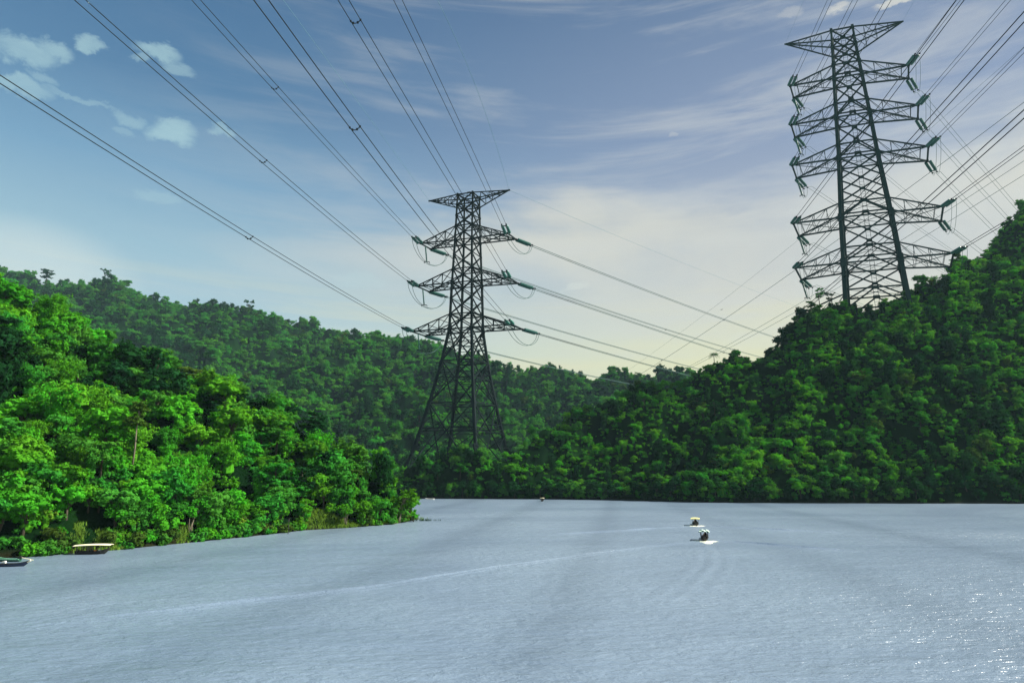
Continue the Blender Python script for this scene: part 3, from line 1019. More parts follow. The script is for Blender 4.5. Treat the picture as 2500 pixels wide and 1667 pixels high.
# all the others: one forest, its plants copied onto points by geometry nodes
def build_forest(name, idx, label):
    kinds = {}
    for i in idx:
        kinds.setdefault((CAND[i]['kind'], CAND[i]['var']), []).append(i)
    keys = list(kinds)
    flat = [i for k in keys for i in kinds[k]]
    me = bpy.data.meshes.new(name)
    me.from_pydata([tuple(CAND[i]['P']) for i in flat], [], [])
    a = me.attributes.new('sort', 'INT', 'POINT')
    a.data.foreach_set('value', np.array([keys.index((CAND[i]['kind'], CAND[i]['var'])) for i in flat], np.int32))
    a = me.attributes.new('size', 'FLOAT', 'POINT')
    a.data.foreach_set('value', np.array([CAND[i]['sc'] for i in flat], np.float32))
    a = me.attributes.new('turn', 'FLOAT_VECTOR', 'POINT')
    a.data.foreach_set('vector', np.array([(CAND[i]['tilt'][0], CAND[i]['tilt'][1], CAND[i]['rz']) for i in flat], np.float32).ravel())
    o = link(name, me)
    tag(o, label, name, kind='stuff')
    ng = bpy.data.node_groups.new(name + '_nodes', 'GeometryNodeTree')
    ng.interface.new_socket('Geometry', in_out='INPUT', socket_type='NodeSocketGeometry')
    ng.interface.new_socket('Geometry', in_out='OUTPUT', socket_type='NodeSocketGeometry')
    gi, go = ng.nodes.new('NodeGroupInput'), ng.nodes.new('NodeGroupOutput')
    jn = ng.nodes.new('GeometryNodeJoinGeometry')
    def attr(nm, ty):
        nd = ng.nodes.new('GeometryNodeInputNamedAttribute')
        nd.data_type = ty
        nd.inputs[0].default_value = nm
        return nd.outputs[0]
    so, sz, tu = attr('sort', 'INT'), attr('size', 'FLOAT'), attr('turn', 'FLOAT_VECTOR')
    crowns = {}
    for ob in bpy.data.objects:
        if ob.name.startswith('crown'):
            crowns.setdefault(ob.data.name, ob)
    for j, (k, v) in enumerate(keys):
        src = crowns.get(PROTO[k][v][0].name)
        if src is None:
            continue
        oi = ng.nodes.new('GeometryNodeObjectInfo')
        oi.transform_space = 'ORIGINAL'
        oi.inputs['Object'].default_value = src
        oi.inputs['As Instance'].default_value = True
        cp = ng.nodes.new('FunctionNodeCompare')
        cp.data_type, cp.operation = 'INT', 'EQUAL'
        si = [s_ for s_ in cp.inputs if s_.type == 'INT']
        ng.links.new(so, si[0])
        si[1].default_value = j
        ip = ng.nodes.new('GeometryNodeInstanceOnPoints')
        ng.links.new(gi.outputs[0], ip.inputs['Points'])
        ng.links.new(cp.outputs[0], ip.inputs['Selection'])
        ng.links.new(oi.outputs['Geometry'], ip.inputs['Instance'])
        ng.links.new(tu, ip.inputs['Rotation'])
        ng.links.new(sz, ip.inputs['Scale'])
        ng.links.new(ip.outputs[0], jn.inputs[0])
    ng.links.new(jn.outputs[0], go.inputs[0])
    md = o.modifiers.new('plants', 'NODES')
    md.node_group = ng
    return o


rest = [i for i in range(len(CAND)) if i not in single]
build_forest('forest', [i for i in rest if CAND[i]['kind'] not in ('shrub', 'creeper')], 'dense forest canopy covering the three hillsides around the lake')
build_forest('undergrowth', [i for i in rest if CAND[i]['kind'] in ('shrub', 'creeper')], 'low shrubs and creepers filling gaps between the forest trees')

# ------------------------------------------------------------------ water
def water_mat():
    m, N, out = new_mat('lake_water')
    b = N.n('ShaderNodeBsdfPrincipled')
    geo = N.n('ShaderNodeNewGeometry')
    pos = geo.outputs['Position']
    mp = N.n('ShaderNodeMapping')
    N.put(mp.inputs['Vector'], pos)
    mp.inputs['Rotation'].default_value = (0, 0, RAD(12))
    mp.inputs['Scale'].default_value = (.50, 1.0, 1.0)
    v = mp.outputs[0]
    n1 = N.noise(v, .16, 3, .5)
    n2 = N.noise(v, 1.15, 4, .62, .3)
    n3 = N.noise(v, 3.6, 3, .6, .3)
    gust = N.smooth(N.noise(v, .018, 4, .6, .5), .35, .65)
    h = N.m('ADD', N.m('MULTIPLY', n1, .9), N.m('MULTIPLY', N.m('ADD', N.m('MULTIPLY', n2, .55), N.m('MULTIPLY', n3, .10)), N.m('MULTIPLY_ADD', gust, .5, .6)))
    bp = N.n('ShaderNodeBump')
    bp.inputs['Strength'].default_value = 1.0
    bp.inputs['Distance'].default_value = .72
    N.put(bp.inputs['Height'], h)
    N.put(b.inputs['Normal'], bp.outputs[0])
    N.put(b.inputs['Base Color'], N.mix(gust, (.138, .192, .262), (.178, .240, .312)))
    b.inputs['Roughness'].default_value = .28
    b.inputs['IOR'].default_value = 1.7
    N.put(out.inputs[0], b.outputs[0])
    return m


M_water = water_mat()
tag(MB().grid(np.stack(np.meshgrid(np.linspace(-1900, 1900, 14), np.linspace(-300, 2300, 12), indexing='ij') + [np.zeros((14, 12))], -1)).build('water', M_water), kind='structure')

# ------------------------------------------------------------------ lattice towers
SG = ((-1, -1), (1, -1), (1, 1), (-1, 1))


def v3(*a):
    return np.array(a, float)


class Tower:
    def __init__(self, loc, yaw, label, mat, spec):
        self.loc, self.yaw, self.sp = np.array(loc, float), yaw, spec
        self.root = empty('transmission_tower', loc, label, 'pylon', 'lattice pylons', yaw)
        self.mat = mat
        self.make()

    def world(self, p):
        c, s = math.cos(self.yaw), math.sin(self.yaw)
        p = v3(p[0] + self.sp['skew'] * p[1], p[1], p[2])
        return self.loc + v3(p[0] * c - p[1] * s, p[0] * s + p[1] * c, p[2])

    def fin(self, mb, name):
        mb.v = [np.stack([v[:, 0] + self.sp['skew'] * v[:, 1], v[:, 1], v[:, 2]], 1) for v in mb.v]
        return mb.build(name, self.mat, self.root)

    def half(self, z):
        zz = [r[0] for r in self.sp['rings']]
        return (np.interp(z, zz, [r[1] for r in self.sp['rings']]), np.interp(z, zz, [r[2] for r in self.sp['rings']]))

    def corner(self, k, z):
        w, d = self.half(z)
        ox = np.interp(z, [6, 107], [self.sp.get('foot', 0), 0])
        return v3(SG[k][0] * w + ox, SG[k][1] * d, z)

    def make(self):
        sp, root = self.sp, self.root
        rings = sp['rings']
        z0, z1 = rings[0][0], rings[-1][0]
        b1, b2 = sp['w1'], sp['w2']
        for k in range(4):
            mb = MB()
            zs = [r[0] for r in rings]
            for a, b in zip(zs[:-1], zs[1:]):
                wl = np.interp((a + b) / 2, [z0, z1], sp['leg'])
                p, q = self.corner(k, a), self.corner(k, b)
                mb.beam(p, q + (q - p) * .01, wl)
                # splice plates
                mb.beam(q - (q - p) / np.linalg.norm(q - p) * wl, q + (q - p) / np.linalg.norm(q - p) * wl, wl * 1.3)
            self.fin(mb, 'leg')
        br = MB()
        P = sp['panels']
        for a, b, style in P:
            for k in range(4):
                j = (k + 1) % 4
                A0, B0, A1, B1 = self.corner(k, a), self.corner(j, a), self.corner(k, b), self.corner(j, b)
                m0, m1 = (A0 + B0) / 2, (A1 + B1) / 2
                if style in ('X', 'XX'):
                    br.beam(A0, B1, b1); br.beam(B0, A1, b1)
                    # crossing point of the two diagonals
                    w0, w1 = np.linalg.norm(A0 - B0), np.linalg.norm(A1 - B1)
                    t = w0 / (w0 + w1)
                    C = A0 + (B1 - A0) * t
                    if sp['plate']:
                        n = unit(np.cross(B0 - A0, A1 - A0))
                        e = unit(B0 - A0)
                        br.beam(C - e * sp['plate'], C + e * sp['plate'], .35, sp['plate'] * 1.1)
                    if style == 'XX':
                        # redundant members, each half
                        for (p, q, leg0, leg1) in ((A0, C, A0, A1), (B0, C, B0, B1), (A1, C, A0, A1), (B1, C, B0, B1)):
                            for f in (.38, .7):
                                x = p + (q - p) * f
                                tz = (x[2] - a) / (b - a)
                                y = leg0 + (leg1 - leg0) * tz
                                br.beam(x, y, b2)
                                tz2 = np.clip(tz + (.16 if p[2] < C[2] else -.16), 0, 1)
                                br.beam(x, leg0 + (leg1 - leg0) * tz2, b2)
                        br.beam(A0 + (A1 - A0) * t, B0 + (B1 - B0) * t, b2 * 1.2)
                elif style == 'K':
                    br.beam(m1, A0, b1); br.beam(m1, B0, b1)
                    for f in (.5,):
                        for p, l0, l1 in ((A0, A0, A1), (B0, B0, B1)):
                            x = p + (m1 - p) * f
                            br.beam(x, l0 + (l1 - l0) * f, b2); br.beam(x, l0 + (l1 - l0) * min(1, f + .3), b2)
                    if sp['plate']:
                        e = unit(B0 - A0)
                        br.beam(m1 - e * sp['plate'] * 1.2, m1 + e * sp['plate'] * 1.2, .4, sp['plate'] * 1.3)
        for z in sp['levels']:
            c = [self.corner(k, z) for k in range(4)]
            for k in range(4):
                br.beam(c[k], c[(k + 1) % 4], b1)
            br.beam(c[0], c[2], b2); br.beam(c[1], c[3], b2)
        for z in sp['nodes']:
            for k in range(4):
                p = self.corner(k, z)
                br.box(p, (sp['node'] * 1.2, sp['node'] * .8, sp['node'] * 1.2))
        self.fin(br, 'lattice_bracing')
        self.tips = {}
        for i, ar in enumerate(sp['arms']):
            for sx in ((-1, 1) if not ar.get('left_only') else (-1,)):
                mb = MB()
                zb, zr, zt, la, td = ar['zb'], ar['zr'], ar['zt'], ar['la'], ar['td']
                wb, db = self.half(zb)
                wr, dr = self.half(zr)
                T = {}
                ch, c2 = sp['chord'], b2
                for sy in (-1, 1):
                    tip = v3(sx * la, sy * td, zt)
                    B, R = v3(sx * wb, sy * db, zb), v3(sx * wr, sy * dr, zr)
                    T[sy] = (tip, B, R)
                    mb.beam(B, tip, ch); mb.beam(R, tip, ch * .85)
                    prev = B
                    for f in (.28, .55, .8):
                        lo, up = B + (tip - B) * f, R + (tip - R) * f
                        mb.beam(lo, up, c2 * 1.15)
                        upp = R + (tip - R) * max(0, f - .27)
                        mb.beam(lo, upp, c2)
                mb.beam(T[-1][0], T[1][0], ch * 1.1)
                mb.beam(T[-1][1], T[1][0], c2 * 1.3); mb.beam(T[1][1], T[-1][0], c2 * 1.3)
                for f in (.3, .6, .85):
                    for q in (1, 2):
                        mb.beam(T[-1][q] + (T[-1][0] - T[-1][q]) * f, T[1][q] + (T[1][0] - T[1][q]) * f, c2)
                        mb.beam(T[-1][q] + (T[-1][0] - T[-1][q]) * (f - .3), T[1][q] + (T[1][0] - T[1][q]) * f, c2 * .8)
                for sy in (-1, 1):
                    mb.box(T[sy][0], (ch * 1.8, ch * 1.8, ch * 1.5))
                self.fin(mb, 'crossarm')
                self.tips[(sx, i)] = (T[-1][0], T[1][0])
        e = sp['peak']
        for sx in (-1, 1):
            mb = MB()
            tip = v3(sx * e['la'], 0, e['zt'])
            wt, dt = self.half(e['zr'])
            wb, db = self.half(e['zb'])
            for sy in (-1, 1):
                U, Lw = v3(sx * wt, sy * dt, e['zr']), v3(sx * wb, sy * db, e['zb'])
                mb.beam(U, tip, sp['chord'] * .8); mb.beam(Lw, tip, sp['chord'] * .8)
                for f in (.22, .45, .7):
                    mb.beam(U + (tip - U) * f, Lw + (tip - Lw) * f, b2)
                    mb.beam(U + (tip - U) * max(0, f - .22), Lw + (tip - Lw) * f, b2)
            for f in (.22, .45, .7):
                for q, dq, zq, wq in ((1, dt, e['zr'], wt), (0, db, e['zb'], wb)):
                    a, b = v3(sx * wq, -dq, zq), v3(sx * wq, dq, zq)
                    mb.beam(a + (tip - a) * f, b + (tip - b) * f, b2)
            mb.box(tip, (1.2, .8, 1.0))
            self.fin(mb, 'earth_wire_arm')
            self.tips[(sx, 'e')] = tip
        if sp.get('ladder'):
            mb = MB()
            w = 1.5
            za, zb_ = sp['ladder']
            for s in (-1, 1):
                pa, pb = v3(s * w, -self.half(za)[1] * .25, za), v3(s * w, -self.half(zb_)[1] * .25, zb_)
                mb.beam(pa, pb, .28)
            for z in np.arange(za, zb_, 2.6):
                y = -self.half(z)[1] * .25
                mb.beam(v3(-w, y, z), v3(w, y, z), .16)
            self.fin(mb, 'ladder')
        if sp.get('cap'):
            MB().beam(v3(-1.0, 0, z1), v3(-1.0, 0, z1 + 3), .3).beam(v3(1.4, 0, z1), v3(1.4, 0, z1 + 3), .3).beam(v3(-1.0, 0, z1 + 3), v3(1.4, 0, z1 + 3), .25).build('lamp_bracket', self.mat, root)


specA = dict(
    skew=.181, foot=-2.6,
    rings=[(6, 27.5, 25.6), (30, 20.2, 19.5), (58, 15.0, 14.4), (84, 10.8, 10.3), (107.6, 7.85, 7.4), (139.5, 7.13, 6.65), (170.2, 6.13, 5.65), (204.2, 5.6, 4.5)],
    leg=(1.85, .8), w1=.66, w2=.36, plate=0, node=1.15, chord=.72, cap=True,
    panels=[(8, 58, 'XX'), (58, 86, 'XX'), (86, 107.6, 'XX'), (107.6, 117.7, 'X'), (117.7, 128.5, 'X'), (128.5, 139.5, 'X'), (139.5, 149.4, 'X'), (149.4, 160, 'X'), (160, 170.2, 'X'),
            (170.2, 180.7, 'X'), (180.7, 188.5, 'X'), (188.5, 196.5, 'X'), (196.5, 204.2, 'X')],
    levels=[42, 58, 86, 107.6, 117.7, 139.5, 149.4, 170.2, 180.7, 196.5, 204.2],
    nodes=[107.6, 117.7, 128.5, 139.5, 149.4, 160, 170.2, 180.7, 188.5, 196.5],
    arms=[dict(zb=170.2, zr=180.7, zt=170.4, la=31.8, td=6.0), dict(zb=139.5, zr=149.5, zt=139.2, la=32.8, td=7.35), dict(zb=107.6, zr=117.9, zt=107.5, la=35.2, td=8.1)],
    peak=dict(la=29.8, zt=204.4, zr=204.2, zb=196.5))
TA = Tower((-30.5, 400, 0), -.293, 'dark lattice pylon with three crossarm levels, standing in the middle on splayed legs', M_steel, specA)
specB = dict(
    skew=.25,
    rings=[(100, 22.0, 16.2), (166.8, 18.7, 13.5), (203, 17.0, 12.3), (252.3, 13.6, 9.8), (288, 12.05, 8.7), (322.9, 10.2, 7.3), (351, 8.6, 6.8), (366.7, 7.76, 6.5)],
    leg=(3.2, 1.5), w1=.95, w2=.30, plate=2.0, node=2.0, chord=1.05, ladder=(104, 360),
    panels=[(100, 116, 'X'), (116, 131, 'X'), (131, 146, 'K'), (146, 166.8, 'X'), (166.8, 179, 'K'), (179, 203, 'X'), (203, 215, 'K'), (215, 234, 'X'), (234, 252.3, 'X'), (252.3, 264.4, 'K'), (264.4, 288, 'X'), (288, 300.2, 'K'), (300.2, 322.9, 'X'),
            (322.9, 335, 'K'), (335, 351, 'X'), (351, 366.7, 'X')],
    levels=[131, 146, 166.8, 179, 203, 215, 252.3, 264.4, 288, 300.2, 322.9, 335, 351, 366.7],
    nodes=[146, 166.8, 179, 203, 215, 234, 252.3, 264.4, 288, 300.2, 322.9, 335, 351],
    arms=[dict(zb=322.9, zr=335, zt=321.8, la=42.0, td=9.4), dict(zb=288, zr=300.2, zt=286.4, la=44.2, td=10.6), dict(zb=252.3, zr=264.4, zt=250.8, la=46.4, td=12.5), dict(zb=203, zr=215, zt=201.6, la=49.5, td=14.9),
          dict(zb=166.8, zr=179, zt=165.4, la=51.1, td=16.6), dict(zb=131, zr=143, zt=129, la=52.0, td=17.0, left_only=True)],
    peak=dict(la=43.3, zt=367, zr=366.7, zb=351))
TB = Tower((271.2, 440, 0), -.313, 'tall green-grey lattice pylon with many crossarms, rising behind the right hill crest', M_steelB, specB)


# ------------------------------------------------------------------ insulators, conductors, jumpers
def plan_point(P0, az, px, py):
    """(run along the line, world point) where a cable leaving P0 with heading az crosses the column of a photo pixel"""
    u, v = (px - 1250) / F, (833.5 - py) / F
    k = u / (cT - v * sT)
    sa, ca = math.sin(az), math.cos(az)
    s = (k * P0[1] - P0[0]) / (sa - k * ca)
    return s, at(px, py, P0[1] + s * ca)


def cable_fit(P0, az, pts, s_end, n=60):
    """sagging curve from P0 through the given sightings, carried on to run s_end"""
    ss, zz, ww = [0.0], [P0[2]], [8.0]
    for p in pts:
        s, q = plan_point(P0, az, *p)
        ss.append(s); zz.append(q[2]); ww.append(1.0)
    deg = 2 if len(pts) >= 2 else 1
    if deg == 2:
        cf = np.polyfit(ss, zz, 2, w=ww)
    else:   # one sighting: give it a natural sag
        L = max(s_end, ss[1])
        g = 9.0 / L ** 2
        cf = [g, (zz[1] - zz[0]) / ss[1] - g * ss[1], zz[0]]
    s = np.linspace(0, s_end, n)
    z = np.polyval(cf, s)
    z += (P0[2] - z[0]) * np.clip(1 - s / 20, 0, 1)
    return np.stack([P0[0] + s * math.sin(az), P0[1] + s * math.cos(az), z], 1)


def string_mesh(p, q, r, n=13, seg=10):
    """a string of glass discs from p to q"""
    p, q = np.asarray(p, float), np.asarray(q, float)
    t, rr = [0.0], [r * .25]
    for i in range(n):
        a = (i + .12) / n
        t += [a, a + .02 / n, a + .45 / n, a + .62 / n, a + .85 / n]
        rr += [r * .45, r, r * .93, r * .5, r * .45]
    t.append(1.0); rr.append(r * .25)
    pts = p + (q - p) * np.array(t)[:, None]
    return MB().tube(pts, np.array(rr), seg)


def insulator(tip, d, length, gap, r, label, group):
    """two parallel strings from an arm tip along direction d; returns the two cable ends"""
    d = unit(np.asarray(d, float))
    side = unit(np.cross(d, v3(0, 0, 1)))
    root = empty('insulator_string', tip, label, 'insulator', group)
    lo = lambda p: p - np.asarray(tip, float)
    a0 = np.asarray(tip, float) + d * 1.2
    a1 = np.asarray(tip, float) + d * (length - 1.2)
    ends = []
    for s in (-1, 1):
        p, q = a0 + side * gap * s, a1 + side * gap * s
        string_mesh(lo(p), lo(q), r).build('disc_string', M_glass, root, True)
        ends.append(np.asarray(tip, float) + d * (length + .8) + side * gap * s)
    y = MB()
    y.beam(lo(np.asarray(tip, float)), lo(a0), .5).beam(lo(a0 - side * gap * 1.15), lo(a0 + side * gap * 1.15), .45)
    y.build('yoke_plate', M_steel, root)
    y = MB()
    y.beam(lo(a1 - side * gap * 1.15), lo(a1 + side * gap * 1.15), .45)
    for s in (-1, 1):
        y.beam(lo(a1 + side * gap * s), lo(np.asarray(tip, float) + d * (length + 1.6) + side * gap * s), .5)
        y.box(lo(np.asarray(tip, float) + d * (length + .9) + side * gap * s), (.9, .9, .9))
    y.build('yoke_plate', M_steel, root)
    return ends, side


def bundle(path, side, gap, r, label, group, mat, spacers=()):
    """twin conductor: two cables and the spacers that hold them apart"""
    o = path[0]
    root = empty('conductor_bundle', o, label, 'power line', group)
    for s in (-1, 1):
        MB().tube(path - o + side * gap * s, r, 6).build('cable', mat, root, True)
    for px in spacers:
        q = proj(path)
        i = int(np.argmin(np.hypot(q[:, 0] - px[0], q[:, 1] - px[1])))
        t = np.linspace(-1, 1, 9)
        c = path[i] - o
        pts = c + side * gap * t[:, None] + v3(0, 0, -.9) * (1 - t ** 2)[:, None]
        mb = MB().tube(pts, .12, 6)
        for k in (-1, -.45, .45, 1):
            mb.box(c + side * gap * k + v3(0, 0, -.9 * (1 - k * k)), (.45, .45, .45))
        mb.build('spacer', M_wire, root)


def jumper(p, q, sag, label, group, mat, r=.14, low=None):
    """slack loop joining the two dead ends round the arm"""
    root = empty('jumper_loop', p[0], label, 'power line', group)
    o = np.asarray(p[0], float)
    for a, b in zip(p, q):
        t = np.linspace(0, 1, 26)
        bow = (1 - (2 * t - 1) ** 2) ** .62
        pts = a + (b - a) * t[:, None] - v3(0, 0, sag) * bow[:, None]
        if low is not None:
            pts = pts + (low - (a + b) / 2 + v3(0, 0, sag)) * (bow ** 1.3)[:, None] * .55
        MB().tube(pts - o, r, 5).build('cable', mat, root, True)


def support(tip, low, r, label, group):
    root = empty('suspension_insulator', tip, label, 'insulator', group)
    t = np.asarray(tip, float)
    string_mesh(v3(0, 0, -.6), low - t, r, 14).build('disc_string', M_glass, root, True)
    d = low - t
    MB().beam(v3(0, 0, 0), v3(0, 0, -.9), .4).build('shackle', M_steel, root)
    MB().beam(d + v3(-1.9, .3, 0), d + v3(1.9, -.3, -.4), .4).beam(d + v3(1.9, -.3, -.4), d + v3(2.2, -.3, -1.5), .35).beam(d + v3(-1.6, .3, 0), d + v3(-1.8, .3, -1.2), .35).build('clamp', M_steel, root)


LEV = ['upper', 'middle', 'lower']
SIDE = {-1: 'left', 1: 'right'}
AZF, AZR = RAD(190), RAD(45)
frontA = {(-1, 0): [(680, 223), (478, 0)], (-1, 1): [(645, 394), (194.7, 0)], (-1, 2): [(602, 574), (0, 194)],
          (1, 0): [(1140, 352), (971, 0)], (1, 1): [(1120, 473), (838, 0)], (1, 2): [(1064, 570), (637, 0)]}
spacA = {(-1, 0): [(680, 223)], (-1, 1): [(645, 393)], (-1, 2): [(602, 574)], (1, 0): [], (1, 1): [(857, 48)], (1, 2): [(857, 299)]}
rearA = {(1, 0): [(1765, 779), (1878, 819)], (1, 1): [(1540, 785), (1771, 861)], (1, 2): [(1500, 868), (1648, 908)],
         (-1, 0): [(1250, 679), (1620, 802), (1792, 854)], (-1, 1): [(1250, 773.5), (1620, 878.5)], (-1, 2): [(1250, 873.7), (1502, 930)]}
spacR = {(1, 0): [(1765, 779)], (1, 1): [(1771, 861)], (1, 2): [(1648, 908)], (-1, 0): [(1620, 802)], (-1, 1): [(1620, 878)], (-1, 2): []}
for (sx, i), pts in frontA.items():
    tn, tf = (TA.world(p) for p in TA.tips[(sx, i)])
    nm = f'{SIDE[sx]} {LEV[i]} arm of the middle tower'
    pf = cable_fit(tn, AZF, pts, 520)
    pr = cable_fit(tf, AZR, rearA[(sx, i)], 560)
    ef, sdf = insulator(tn, pf[2] - pf[0], 13.0, 1.45, 1.0, f'green twin insulator strings on near end of {nm}', 'insulators of the middle tower')
    er, sdr = insulator(tf, pr[2] - pr[0], 14.5, 1.0, 1.0, f'green twin insulator strings on far end of {nm}', 'insulators of the middle tower')
    def start(path, ends):
        mid = (ends[0] + ends[1]) / 2
        L = np.linalg.norm(path - path[0], axis=1)
        path = path[L > np.linalg.norm(mid - path[0]) + 3]
        return np.concatenate([mid[None], path])
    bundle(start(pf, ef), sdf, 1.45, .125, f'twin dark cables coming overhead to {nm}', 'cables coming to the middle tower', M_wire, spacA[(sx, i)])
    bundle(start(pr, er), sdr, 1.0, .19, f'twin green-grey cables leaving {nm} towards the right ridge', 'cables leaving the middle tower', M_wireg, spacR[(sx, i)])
    if sx < 0:
        tip = tn * .35 + tf * .65
        low = (tn + tf) / 2 + v3(1.2, 0, -12.5)
        support(tn * .5 + tf * .5, low + v3(0, 0, 1.2), .55, f'hanging green insulator string under {nm}', 'hanging insulators of the middle tower')
        jumper(ef[::-1], er, 14, f'twin slack jumper loop under {nm}', 'jumper loops of the middle tower', M_wireg, .16, low)
    else:
        jumper(ef[::-1], er, 11.5, f'twin slack jumper loop under {nm}', 'jumper loops of the middle tower', M_wireg, .16)


def earth_wire(P0, az, pts, s_end, r, label, mat, group):
    path = cable_fit(P0, az, pts, s_end)
    tag(MB().tube(path, r, 5).build('earth_wire', mat, None, True), label, 'power line', group)


EG = 'thin earth wires at the tower tops'
for sx, pts in ((-1, [(870, 245), (691, 0)]), (1, [(1190, 290), (1068, 0)])):
    earth_wire(TA.world(TA.tips[(sx, 'e')]), AZF, pts, 480, .085, f'thin blue-grey earth wire overhead to the {SIDE[sx]} top arm of the middle tower', M_thin, EG)
earth_wire(TA.world(TA.tips[(1, 'e')]), AZR, [(1326, 500), (1569, 602), (1700, 655)], 600, .08, 'thin earth wire leaving the right top arm of the middle tower', M_thin, EG)

# the hilltop tower
LB = ['topmost', 'second', 'third', 'fourth', 'fifth', 'lowest half-hidden']
AZF, AZR = RAD(190), RAD(52)
frontB = {(-1, 0): (2026, 0), (-1, 1): (2088, 0), (-1, 2): (2169, 0), (-1, 3): (2345, 0), (-1, 4): (2500, 42), (-1, 5): (2500, 279),
          (1, 0): (2340, 0), (1, 1): (2462, 0), (1, 2): (2500, 123), (1, 3): (2500, 361), (1, 4): (2486, 524)}
rearB = {(1, 0): (2486, 511), (1, 1): (2472, 547), (1, 2): (2423, 558)}
for (sx, i), pt in frontB.items():
    tn, tf = (TB.world(p) for p in TB.tips[(sx, i)])
    nm = f'{LB[i]} {SIDE[sx]} arm of the hilltop tower'
    pf = cable_fit(tn, AZF, [pt], 520)
    if (sx, i) in rearB:
        pr = cable_fit(tf, AZR, [rearB[(sx, i)]], 420)
    else:
        g = {0: -.09, 1: -.07, 2: -.06, 3: -.05, 4: -.03, 5: -.02}[i]
        s = np.linspace(0, 420, 60)
        pr = np.stack([tf[0] + s * math.sin(AZR), tf[1] + s * math.cos(AZR), tf[2] + g * s + 0.00006 * s * s], 1)
    df = pf[3] - pf[0]
    ef, sdf = insulator(tn, df, 13.5, 1.5, 1.15, f'green twin insulator strings on near end of {nm}', 'insulators of the hilltop tower')
    bundle(start(pf, ef), sdf, 1.5, .15 if i < 3 else .18, f'twin cables coming overhead to {nm}', 'cables coming to the hilltop tower', M_wire)
    if i == 5:
        continue
    er, sdr = insulator(tf, (pr[3] - pr[0]) + v3(0, 0, -6), 13.5, 1.5, 1.15, f'green twin insulator strings on far end of {nm}', 'insulators of the hilltop tower')
    bundle(start(pr, er), sdr, 1.5, .13, f'faint twin cables leaving {nm}, going down right', 'cables leaving the hilltop tower', M_wireg)
    if sx < 0:
        low = tf + v3(3.5, 1.0, -14.5)
        support(tf, low, .85, f'hanging green insulator string below {nm}', 'hanging insulators of the hilltop tower')
        jumper(ef, er[::-1], 17, f'twin slack jumper loop below {nm}', 'jumper loops of the hilltop tower', M_wireg, .12, low)
    else:
        jumper(ef, er[::-1], 9, f'twin slack jumper loop beyond {nm}', 'jumper loops of the hilltop tower', M_wireg, .12)
earth_wire(TB.world(TB.tips[(-1, 'e')]), AZF, [(1963, 0)], 480, .06, 'thin earth wire overhead to the left top arm of the hilltop tower', M_thin, EG)
earth_wire(TB.world(TB.tips[(1, 'e')]), AZF, [(2233, 0)], 480, .06, 'thin earth wire overhead to the right top arm of the hilltop tower', M_thin, EG)

# a further line that crosses behind the hilltop tower and goes down to the valley
lineC = [([(2500, 115), (2200, 370), (1945, 592), (1527, 908)], .10, 'faint single cable crossing behind the hilltop tower, uppermost of the four valley cables'),
         ([(2500, 250), (2200, 472), (1940, 661), (1556, 918)], .22, 'dark single cable crossing behind the hilltop tower, second of the four valley cables'),
         ([(2500, 393), (2200, 585), (2000, 713), (1668, 902)], .17, 'single green-grey cable low behind the hilltop tower, third of the four valley cables'),
         ([(2500, 427), (2200, 609), (1939, 765), (1720, 880)], .17, 'single green-grey cable low behind the hilltop tower, lowest of the four valley cables')]
for pts, r, lab in lineC:
    P0 = at(*pts[0], 455.)
    az = RAD(337)
    fwd = cable_fit(P0, az, pts[1:], 760, 70)
    slope = (fwd[1] - fwd[0]) / np.linalg.norm((fwd[1] - fwd[0])[:2])
    back = [P0 - slope * s for s in (320, 240, 160, 80)]
    tag(MB().tube(np.concatenate([np.array(back), fwd]), r, 5).build('conductor_cable', M_wireg, None, True), lab, 'power line', 'cables crossing the valley')

# ------------------------------------------------------------------ boats and people
M_hull = principled('dark_wet_timber', (0.018, 0.016, 0.014), .55, spec=.4, var=.4, scale=2)
M_navy = principled('navy_paint', (0.012, 0.022, 0.055), .45, spec=.5, var=.3, scale=2)
M_green = principled('pale_green_paint', (0.16, 0.42, 0.26), .5, var=.2, scale=2)
M_dkgreen = principled('dark_green_paint', (0.02, 0.085, 0.055), .5, var=.3, scale=2)
M_cream = principled('cream_canvas', (0.80, 0.74, 0.50), .8, spec=.2, var=.06, scale=2)
M_yellow = principled('yellow_canvas', (0.72, 0.66, 0.24), .8, spec=.2, var=.08, scale=2)
M_white = principled('white_paint', (.78, .78, .72), .6, var=.06, scale=3)
M_orange = principled('orange_fabric', (.70, .24, .05), .8, spec=.2)
M_pole = principled('dark_pole', (.03, .035, .04), .6)
M_skin = principled('skin', (.22, .12, .075), .6, spec=.3, var=.1)
M_hair = principled('black_hair', (.010, .009, .008), .6, spec=.3)
CLOTH = [principled('navy_cloth', (.010, .014, .030), .9, spec=.1), principled('black_cloth', (.008, .009, .010), .9, spec=.1), principled('grey_cloth', (.030, .036, .040), .9, spec=.1)]


def stripe_mat():
    m, N, out = new_mat('striped_canvas')
    b = N.n('ShaderNodeBsdfPrincipled')
    tc = N.n('ShaderNodeTexCoord')
    sp = N.n('ShaderNodeSeparateXYZ')
    N.put(sp.inputs[0], tc.outputs['Object'])
    s = N.m('FRACT', N.m('MULTIPLY_ADD', sp.outputs[0], 1.02, N.m('MULTIPLY_ADD', sp.outputs[1], .22, .62)))
    k = N.m('GREATER_THAN', s, .45)
    N.put(b.inputs['Base Color'], N.mix(k, (.62, .80, .70), (.012, .060, .040)))
    b.inputs['Roughness'].default_value = .8
    N.put(out.inputs[0], b.outputs[0])
    return m


M_stripe = stripe_mat()


